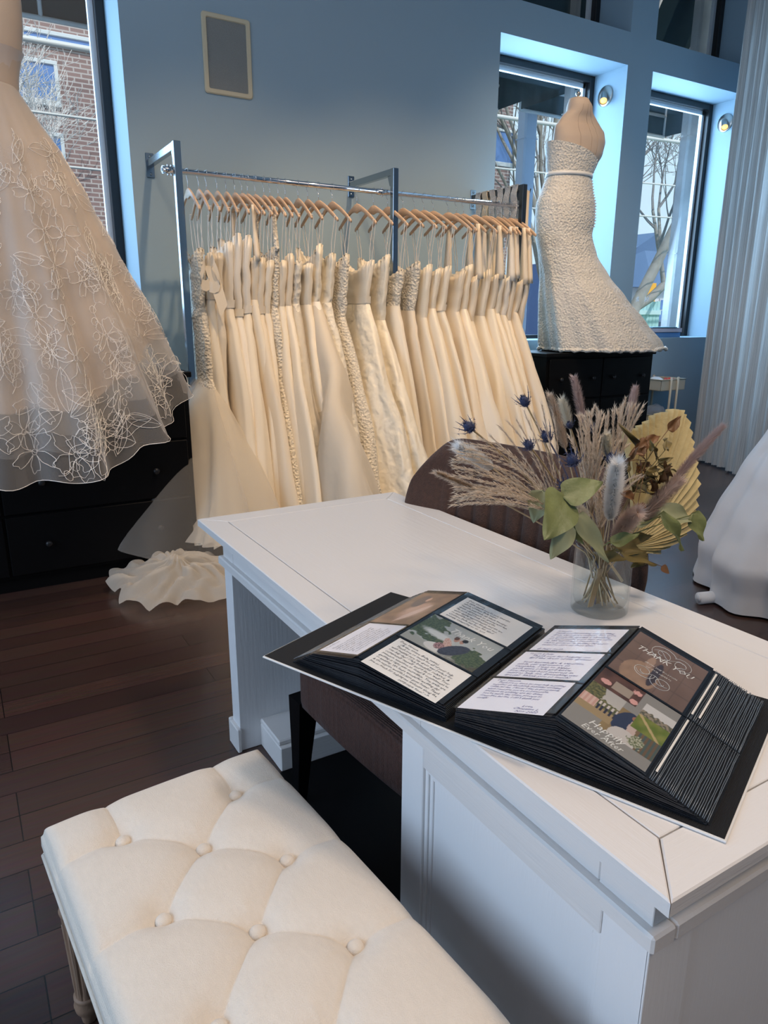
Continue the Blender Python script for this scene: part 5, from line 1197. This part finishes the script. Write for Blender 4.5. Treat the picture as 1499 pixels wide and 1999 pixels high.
# eryngium thistles
for i, (px, py, dy, s, lab) in enumerate(((1027, 790, .05, 1.0, 'spiky navy thistle highest at the left, over the gowns'), (921, 838, .0, 1.0, 'spiky navy thistle furthest to the left'), (1070, 858, .0, 1.0, 'spiky navy thistle in the centre above the blue stem'), (1035, 873, -.02, .85, 'small round navy thistle just left of the central one'), (1158, 842, .03, .9, 'round navy thistle among the beige plumes at the right'), (1119, 904, -.07, 1.1, 'large navy thistle with long bracts above the green leaf'), (1100, 950, -.08, .7, 'small navy thistle half hidden behind the green leaves'), (1191, 900, -.05, .85, 'navy thistle beside the white bunny tail'), (1113, 834, .04, .6, 'tiny dark thistle behind the tan foxtail'))):
    tip = W(px, py, dy); o = flower('thistle', lab, group='navy thistles in the bouquet'); pts = stem_curve(tip, .0); MB().tube(pts, .0017, 6).build('stem', THS if i in (2, 5) else STEM, o)
    t = (pts[-1]-pts[-3]).normalized(); u = t.orthogonal().normalized(); v = t.cross(u); R_ = .0085*s; m = MB(); rings = []
    for k in range(9): ph = -pi/2+pi*k/8; rings.append([tip+t*(R_*1.35*(sin(ph)+.7))+(u*cos(a)+v*sin(a))*(R_*cos(ph)+.0003) for a in [2*pi*q/12 for q in range(12)]])
    m.loft(rings)
    for k in range(150):
        a = rb.uniform(0, 6.28); ph = rb.uniform(-1.1, 1.5); d = (u*cos(a)+v*sin(a))*cos(ph)+t*sin(ph)*1.3; c = tip+t*(R_*.95); b = c+d*R_*.95; e = c+d*R_*1.45; w_ = d.cross(t).normalized()*.0007 if d.cross(t).length > .01 else u*.0007; m.add([b-w_, b+w_, e], [(0, 1, 2)])
    m.build('cone', THB, o); m = MB()
    for k in range(9):
        a = 2*pi*k/9+rb.uniform(-.2, .2); d = u*cos(a)+v*sin(a); L_ = .030*s*rb.uniform(.7, 1.25); pp_ = [tip+d*L_*.75*f_+t*(L_*.9*f_*f_-.002) for f_ in (0, .25, .5, .75, 1)]; w_ = t.cross(d)
        m.loft([[p+w_*ww, p-w_*ww] for p, ww in zip(pp_, (.001, .0019*s, .0016*s, .001, .0002))], closed=False)
        for f_ in (1, 2, 3):
            for sg_ in (-1, 1): m.add([pp_[f_]-d*.001, pp_[f_]+d*.001, pp_[f_]+w_*sg_*.0055*s+d*.003], [(0, 1, 2)])
    m.build('bract', THB, o)
# feathery silver-grass plumes
def plume(label, base, tips, mt=PLUME, hair=90, curl=.02):
    o = flower('silver_grass', label, 'dried grass', 'beige silver grass plumes'); b = W(*base); pts = stem_curve(b); MB().tube(pts, .0018, 6).build('stem', STEMB, o); m = MB(); s_ = MB()
    for tp in tips:
        e = W(*tp); k0 = pts[rb.randint(len(pts)-4, len(pts)-1)]; q = []; L_ = (e-k0).length
        sid = Vector((rb.uniform(-1, 1), rb.uniform(-1, 1), rb.uniform(-1, 1)))*L_*.05
        for k in range(15): t = k/14; q.append(k0.lerp(e, t)+sid*sin(pi*t)+Vector((0, 0, curl*sin(pi*t)-.006*t*t)))
        s_.tube(q, [.0007*(1-.6*k/14) for k in range(15)], 3, caps=False)
        for _ in range(int(hair*1.35)):
            f = rb.uniform(.06, 1)*14; i = min(int(f), 13); p = q[i].lerp(q[i+1], f-i); d = (q[i+1]-q[i]).normalized(); a = Vector((rb.uniform(-1, 1), rb.uniform(-1, 1), rb.uniform(-1, 1))); a = (a-d*a.dot(d)).normalized(); e2 = p+d*rb.uniform(.008, .015)+a*rb.uniform(.002, .0060); w_ = d.cross(a)*.0010; m.add([p-w_, p+w_, e2], [(0, 1, 2)])
    s_.build('branchlet', PLTW, o); m.build('plume', mt, o)
plume('broad arching beige plume sweeping out to the left over the chair', (1085, 1010, -.04), [(890+rb.uniform(-8, 8)+max(0, 890-y)*.9, y, -.06+rb.uniform(-.05, .05)) for y in [870+i*5.2 for i in range(22)]]+[(915, 975, -.06), (905, 965, -.03), (925, 955, -.1)], hair=150)
plume('thin upper plume of the left spray reaching past the small thistle', (1080, 990, -.02), [(905+i*17, 868-i*9+rb.uniform(-10, 8), rb.uniform(-.04, .04)) for i in range(11)], hair=110)
plume('upright beige plume left of centre behind the thistles', (1145, 960, .0), [(1128+i*4.6, 792-abs(i-7)*-2.5+rb.uniform(-6, 6), rb.uniform(-.05, .05)) for i in range(14)], hair=160)
plume('tall upright beige plume at the right of the navy thistle', (1195, 960, .03), [(1196+i*4.2, 778+rb.uniform(-10, 12)+abs(i-7)*2.2, rb.uniform(-.05, .05)) for i in range(15)], hair=160)
plume('beige plume filling the middle above the vase', (1150, 1000, -.02), [(1110+i*9, 850+rb.uniform(-15, 20), rb.uniform(-.06, .05)) for i in range(14)], hair=120)
plume('soft brownish plume low in the centre right of the bouquet', (1165, 1040, -.03), [(1160+i*7, 935+rb.uniform(-18, 20), -.06+rb.uniform(-.04, .05)) for i in range(14)], hair=120)
furry('bunny_tail', 'long white fluffy bunny tail standing in front of the bouquet', W(1205, 905, -.13), .50, .0135, BUNW, 5200, .017)
furry('bunny_tail', 'cream white bunny tail at the upper left of the plume', W(895, 872, -.03), .80, .0115, BUNW, 2000, .015)
furry('bunny_tail', 'small white bunny tail behind the tan foxtail', W(1097, 783, .09), .84, .010, BUNC, 1400, .013)
furry('bunny_tail', 'short cream bunny tail low behind the green leaf', W(1125, 990, -.08), .66, .010, BUNC, 1400, .012)
furry('bunny_tail', 'pale yellowish bunny tail between the plumes and brown leaves', W(1185, 848, -.04), .84, .0095, BUNC, 1700, .008)
furry('foxtail_grass', 'tan foxtail leaning left at the top of the bouquet', W(1074, 773, .03), .70, .0095, FOXT, 2600, .010)
furry('foxtail_grass', 'mauve foxtail standing highest at the left top', W(1121, 738, .06), .76, .0085, FOXP, 2200, .010)
furry('foxtail_grass', 'mauve-pink foxtail at the top beside the tall beige plume', W(1240, 758, .05), .80, .0085, FOXP, 2000, .009)
furry('foxtail_grass', 'long brown foxtail reaching furthest right in front of the palm fan', W(1410, 832, -.06), .46, .0105, FOXP, 5600, .010)
furry('foxtail_grass', 'fluffy rose brown foxtail pointing right below the long one', W(1325, 940, -.10), .50, .0135, FOXB, 4600, .016)
furry('foxtail_grass', 'brown foxtail tuft low at the centre right', W(1245, 1000, -.12), .40, .015, FOXB, 3600, .017)
furry('foxtail_grass', 'thin tan grass head pointing left in front of the chair back', W(852, 922, -.06), .84, .0055, FOXT, 1100, .008, bend=-.01)
# big heart-shaped leaves
def leaf_mb(base, tip, wid, nrm, fold=.25, curl=.2, wave=.0, m=None, asym=0, n=14, heart=.5, thick=.0):
    base, tip, nrm = Vector(base), Vector(tip), Vector(nrm).normalized(); ax = tip-base; L_ = ax.length; ax.normalize(); sd = ax.cross(nrm).normalized(); nr = sd.cross(ax); m = m or MB(); rows = []
    for i in range(n+1):
        t = i/n; w_ = wid*(sin(pi*t**(heart))**.8 if 0 < t < 1 else 0)+.0003; row = []
        for j in range(-5, 6):
            s = j/5; row.append(base+ax*(L_*t-.06*L_*abs(s)*(1-t))+sd*(w_*s)+nr*(fold*w_*abs(s)-curl*L_*t*t+wave*L_*sin(t*9+s*3)*abs(s)))
        rows.append(row)
    m.loft(rows, closed=False); mid = [r[5]+nr*-.0006 for r in rows]; m.tube(mid, [.0009*(1-.8*k/n) for k in range(n+1)], 4)
    return m
def leafsprig(name, label, leaves, mt, st=STEM, hub=(1160, 1060, -.05), cat='dried leaf', thick=.0013):
    o = flower(name, label, cat); h = W(*hub); pts = stem_curve(h); MB().tube(pts, .002, 6).build('stem', st, o)
    for (b, t, wd, nr, fo, cu, wv) in leaves:
        B, T = W(*b), W(*t); m = MB(); m.tube([h, h.lerp(B, .5)+Vector((0, 0, .004)), B], thick, 5); leaf_mb(B, T, wd, nr, fo, cu, wv, m); m.build('leaf', mt, o)
TC = (-.35, -.8, .5)
leafsprig('leaf_sprig', 'large green leaf lying to the right over the centre of the bouquet', [((1102, 968, -.10), (1180, 938, -.12), .026, (-.2, -.8, .65), .15, .08, .02)], LEAFG, hub=(1120, 1010, -.07))
leafsprig('leaf_sprig', 'big green heart shaped leaf hanging at the left of the vase', [((1102, 972, -.10), (1070, 1050, -.15), .040, (-.25, -.85, .3), .12, .08, .03)], LEAFG, hub=(1118, 1010, -.08))
leafsprig('leaf_sprig', 'pale green leaf furthest left of the big leaves', [((1058, 960, -.06), (1042, 1022, -.06), .024, (-.5, -.8, .2), .25, .1, .04)], LEAFL, hub=(1105, 1010, -.05))
leafsprig('leaf_sprig', 'spotted pale green leaf lowest at the left, over the vase rim', [((1108, 1020, -.10), (1075, 1092, -.12), .028, (-.2, -.95, .15), .1, .0, .03)], LEAFL, hub=(1130, 1030, -.08))
leafsprig('leaf_sprig', 'grey green leaf hanging in front of the vase rim', [((1128, 1010, -.09), (1188, 1098, -.11), .022, (.1, -.95, .2), .2, .0, .03)], LEAFL, hub=(1125, 1015, -.08))
leafsprig('leaf_sprig', 'short green leaf tucked between the hanging leaves', [((1108, 1010, -.07), (1138, 1062, -.08), .020, (0, -.95, .3), .2, .0, .03)], LEAFG, hub=(1115, 1000, -.06))
leafsprig('leaf_sprig', 'pale olive leaves in front of the palm fan at the right', [((1290, 1000, -.04), (1372, 1012, -.05), .027, (.1, -.7, .7), .25, .1, .05), ((1235, 1018, -.06), (1300, 985, -.05), .020, (.1, -.7, .7), .2, .05, .05)], LEAFL, hub=(1215, 1040, -.05))
leafsprig('leaf_sprig', 'curling green leaf hanging right of the vase', [((1290, 1008, -.08), (1348, 1072, -.10), .020, (.4, -.8, .2), .5, .15, .06)], LEAFG, hub=(1215, 1045, -.06))
leafsprig('leaf_sprig', 'squarish green leaf furthest right at the end of its twig', [((1352, 1005, -.05), (1376, 1056, -.07), .028, (.1, -.95, .1), .15, .05, .06)], LEAFG, hub=(1230, 1045, -.05))
leafsprig('leaf_sprig', 'low green leaf beside the fluffy brown foxtail', [((1195, 1060, -.09), (1248, 1042, -.10), .014, (0, -.6, .8), .3, .0, .05)], LEAFG, hub=(1180, 1065, -.07))
leafsprig('leaf_sprig', 'olive brown leaves drooping over the right side of the vase', [((1215, 1080, -.07), (1285, 1102, -.09), .015, (0, -.7, .7), .3, .05, .05), ((1205, 1070, -.06), (1265, 1076, -.07), .016, (0, -.7, .7), .3, .05, .05), ((1225, 1055, -.04), (1275, 1045, -.04), .013, (0, -.8, .6), .3, 0, .04), ((1175, 1085, -.07), (1225, 1092, -.08), .012, (0, -.8, .6), .3, 0, .04), ((1262, 1086, -.06), (1232, 1108, -.08), .012, (0, -.9, .4), .3, 0, .04)], LEAFO, hub=(1195, 1075, -.05))
lv = []
for _ in range(26):
    bx, by = rb.uniform(1215, 1300), rb.uniform(870, 975); a = rb.uniform(-2.6, .6); L_ = rb.uniform(22, 40); lv.append(((bx, by, -.05+rb.uniform(-.04, .04)), (bx+L_*cos(a), by+L_*sin(a), -.05+rb.uniform(-.06, .04)), rb.uniform(.005, .010), (rb.uniform(-.6, .6), -.8, rb.uniform(-.3, .6)), .5, rb.uniform(-.2, .35), .08))
leafsprig('leaf_sprig', 'bushy sprig of small curled olive brown leaves right of centre', lv[:16], LEAFO, hub=(1235, 960, -.04), thick=.0008)
leafsprig('leaf_sprig', 'sprig of dry rust brown leaves before the palm fan', lv[16:]+[((1305, 838, -.03), (1330, 812, -.03), .012, (0, -.9, .3), .4, .0, .05), ((1262, 862, -.04), (1232, 888, -.05), .013, (0, -.8, .5), .3, .1, .05), ((1262, 862, -.03), (1292, 850, -.03), .010, (0, -.8, .5), .3, .1, .05), ((1235, 975, -.10), (1215, 960, -.11), .012, (0, -.8, .5), .5, .1, .05), ((1245, 985, -.10), (1255, 1008, -.11), .013, (0, -.8, .5), .5, .1, .05)], LEAFB, hub=(1262, 900, -.03), thick=.0008)
leafsprig('leaf_sprig', 'single tiny brown leaf hanging lowest at the right on a thin twig', [((1292, 1106, -.05), (1306, 1120, -.06), .0085, (0, -1, 0), .2, 0, 0)], LEAFB, hub=(1200, 1075, -.04), thick=.0007)
# folded palm fan
o = flower('palm_fan', 'large pleated dried palm fan rising at the right of the bouquet', 'dried leaf'); base = W(1222, 1070, .06); MB().tube(stem_curve(base), .004, 8).build('stem', STEMB, o)
edge = [(1215, 842), (1232, 838), (1250, 830), (1272, 812), (1290, 804), (1312, 799), (1330, 800), (1340, 812), (1350, 845), (1358, 880), (1362, 915), (1365, 950), (1362, 985), (1357, 1010), (1345, 1035), (1322, 1060), (1290, 1078), (1262, 1080)]
NP = 58; rows = []
for k in range(NP+1):
    f = k/NP*(len(edge)-1); i = min(int(f), len(edge)-2); g = f-i; px, py = lerp(edge[i][0], edge[i+1][0], g), lerp(edge[i][1], edge[i+1][1], g); px += rb.uniform(-2, 2); py += rb.uniform(-2, 2)
    e = W(px, py, .07+(-.010 if k % 2 else .010)); e = W(px, py, .07)+Vector((0, (-1 if k % 2 else 1)*.006, 0)); rows.append([base.lerp(e, t) + Vector((0, -.02*sin(pi*t), 0)) for t in (.04, .3, .55, .8, 1)])
m = MB(); m.loft(rows, closed=False, smooth=False); m.build('fan_blade', PALM, o)
# bark strip and loose straw stems inside the vase
for i, (x0, y0, x1, y1, r, mt, lab) in enumerate(((1150, 1185, 1172, 1110, .0075, STEM, 'wide brown strip of bark standing in the vase'), (1112, 1140, 1150, 1090, .003, STEMB, 'pale flat straw stem slanting left in the vase'), (1215, 1135, 1180, 1085, .003, STEMB, 'pale flat straw stem slanting right in the vase'))):
    a = W(x0, y0, -.02); b = W(x1, y1, -.03 if i == 0 else 0); a = Vector((max(-.05, min(.05, a.x)), max(-.03, min(.03, a.y)), max(.02, a.z))); m = MB(); d = (b-a).normalized(); s = d.cross(Vector((0, 1, 0))).normalized(); m.loft([[p+s*r+Vector((0, -.001, 0)), p-s*r+Vector((0, -.001, 0)), p-s*r+Vector((0, .001, 0)), p+s*r+Vector((0, .001, 0))] for p in (a, a.lerp(b, .5), b)], smooth=False, cap0=True, cap1=True); o = m.build('straw', mt); o.location = VB; tag(o, lab, 'stem')
# ================================================================== WHITE GOWN AT THE RIGHT EDGE
RGX, RGY = 3.82, 1.78
gr = thing('wedding_gown', 'white textured gown with train at the right edge of the picture, behind the desk', 'gown', (RGX, RGY, 0))
WH = mat('white_jacquard', (.78, .77, .78), .5, sheen=.2, bump=(('wave2', 2.2, .35), ('noise', 7, .3))); rings = []
tabr = [(0.012, .74, .62), (.10, .74, .60), (.22, .77, .60), (.40, .70, .55), (.6, .60, .48), (.85, .46, .38), (1.05, .33, .28), (1.2, .2, .18), (1.3, .15, .12)]
for q in range(50):
    z = lerp(1.3, .012, q/49); a_, b_ = interp(tabr, z); v = 1-z/1.3
    rings.append([(a_*cos(t)*(1+.05*v*sin(9*t+.5)+.025*v*sin(19*t)), b_*sin(t)*(1+.05*v*sin(9*t+.5)+.025*v*sin(19*t)), z) for t in [2*pi*k/140 for k in range(140)]])
MB().loft(rings).build('skirt', WH, gr)
MB().loft([[(a_*cos(2*pi*k/40), b_*sin(2*pi*k/40), z) for k in range(40)] for z, a_, b_ in ((1.29, .15, .12), (1.36, .145, .11), (1.5, .175, .13), (1.62, .185, .13))]).build('bodice', WH, gr)
mqr = thing('dress_form', 'dress form of the white gown just outside the right edge', 'mannequin', (RGX, RGY, 0))
tab = [(1.85, 0, .055, .05, 0), (1.78, 0, .06, .055, 0), (1.74, 0, .15, .08, 0), (1.66, 0, .17, .09, 0), (1.55, 0, .165, .11, 0), (1.42, 0, .13, .10, 0), (1.32, 0, .125, .09, 0)]
MB().loft(body_rings(fine(tab, 30), 40), cap0=True, cap1=True).build('torso', SKIN, mqr); MB().tube([(0, 0, .0), (0, 0, 1.33)], .015, 10).build('stand', DARKST, mqr)
for i, (px, py, py2, r) in enumerate(((1362, 1118, 1120, .018), (1364, 1158, 1168, .030))):
    p = at_z(px, py+10, r); m = MB(); m.tube([(0, 0, r), (.16, -.05, r), (.30, -.12, r)], r, 20); m.tube([(-.002, 0, r), (-.004, .001, r)], [r*.6, r*.6], 16)
    o = m.build('rolled_hem' if i else 'rolled_fabric', WH); o.location = (p.x, p.y, 0); tag(o, 'rolled white cloth end at the right gown train, %s of two' % ('lower and thicker' if i else 'upper and thinner'), 'cloth')
SC.frame_set(1)
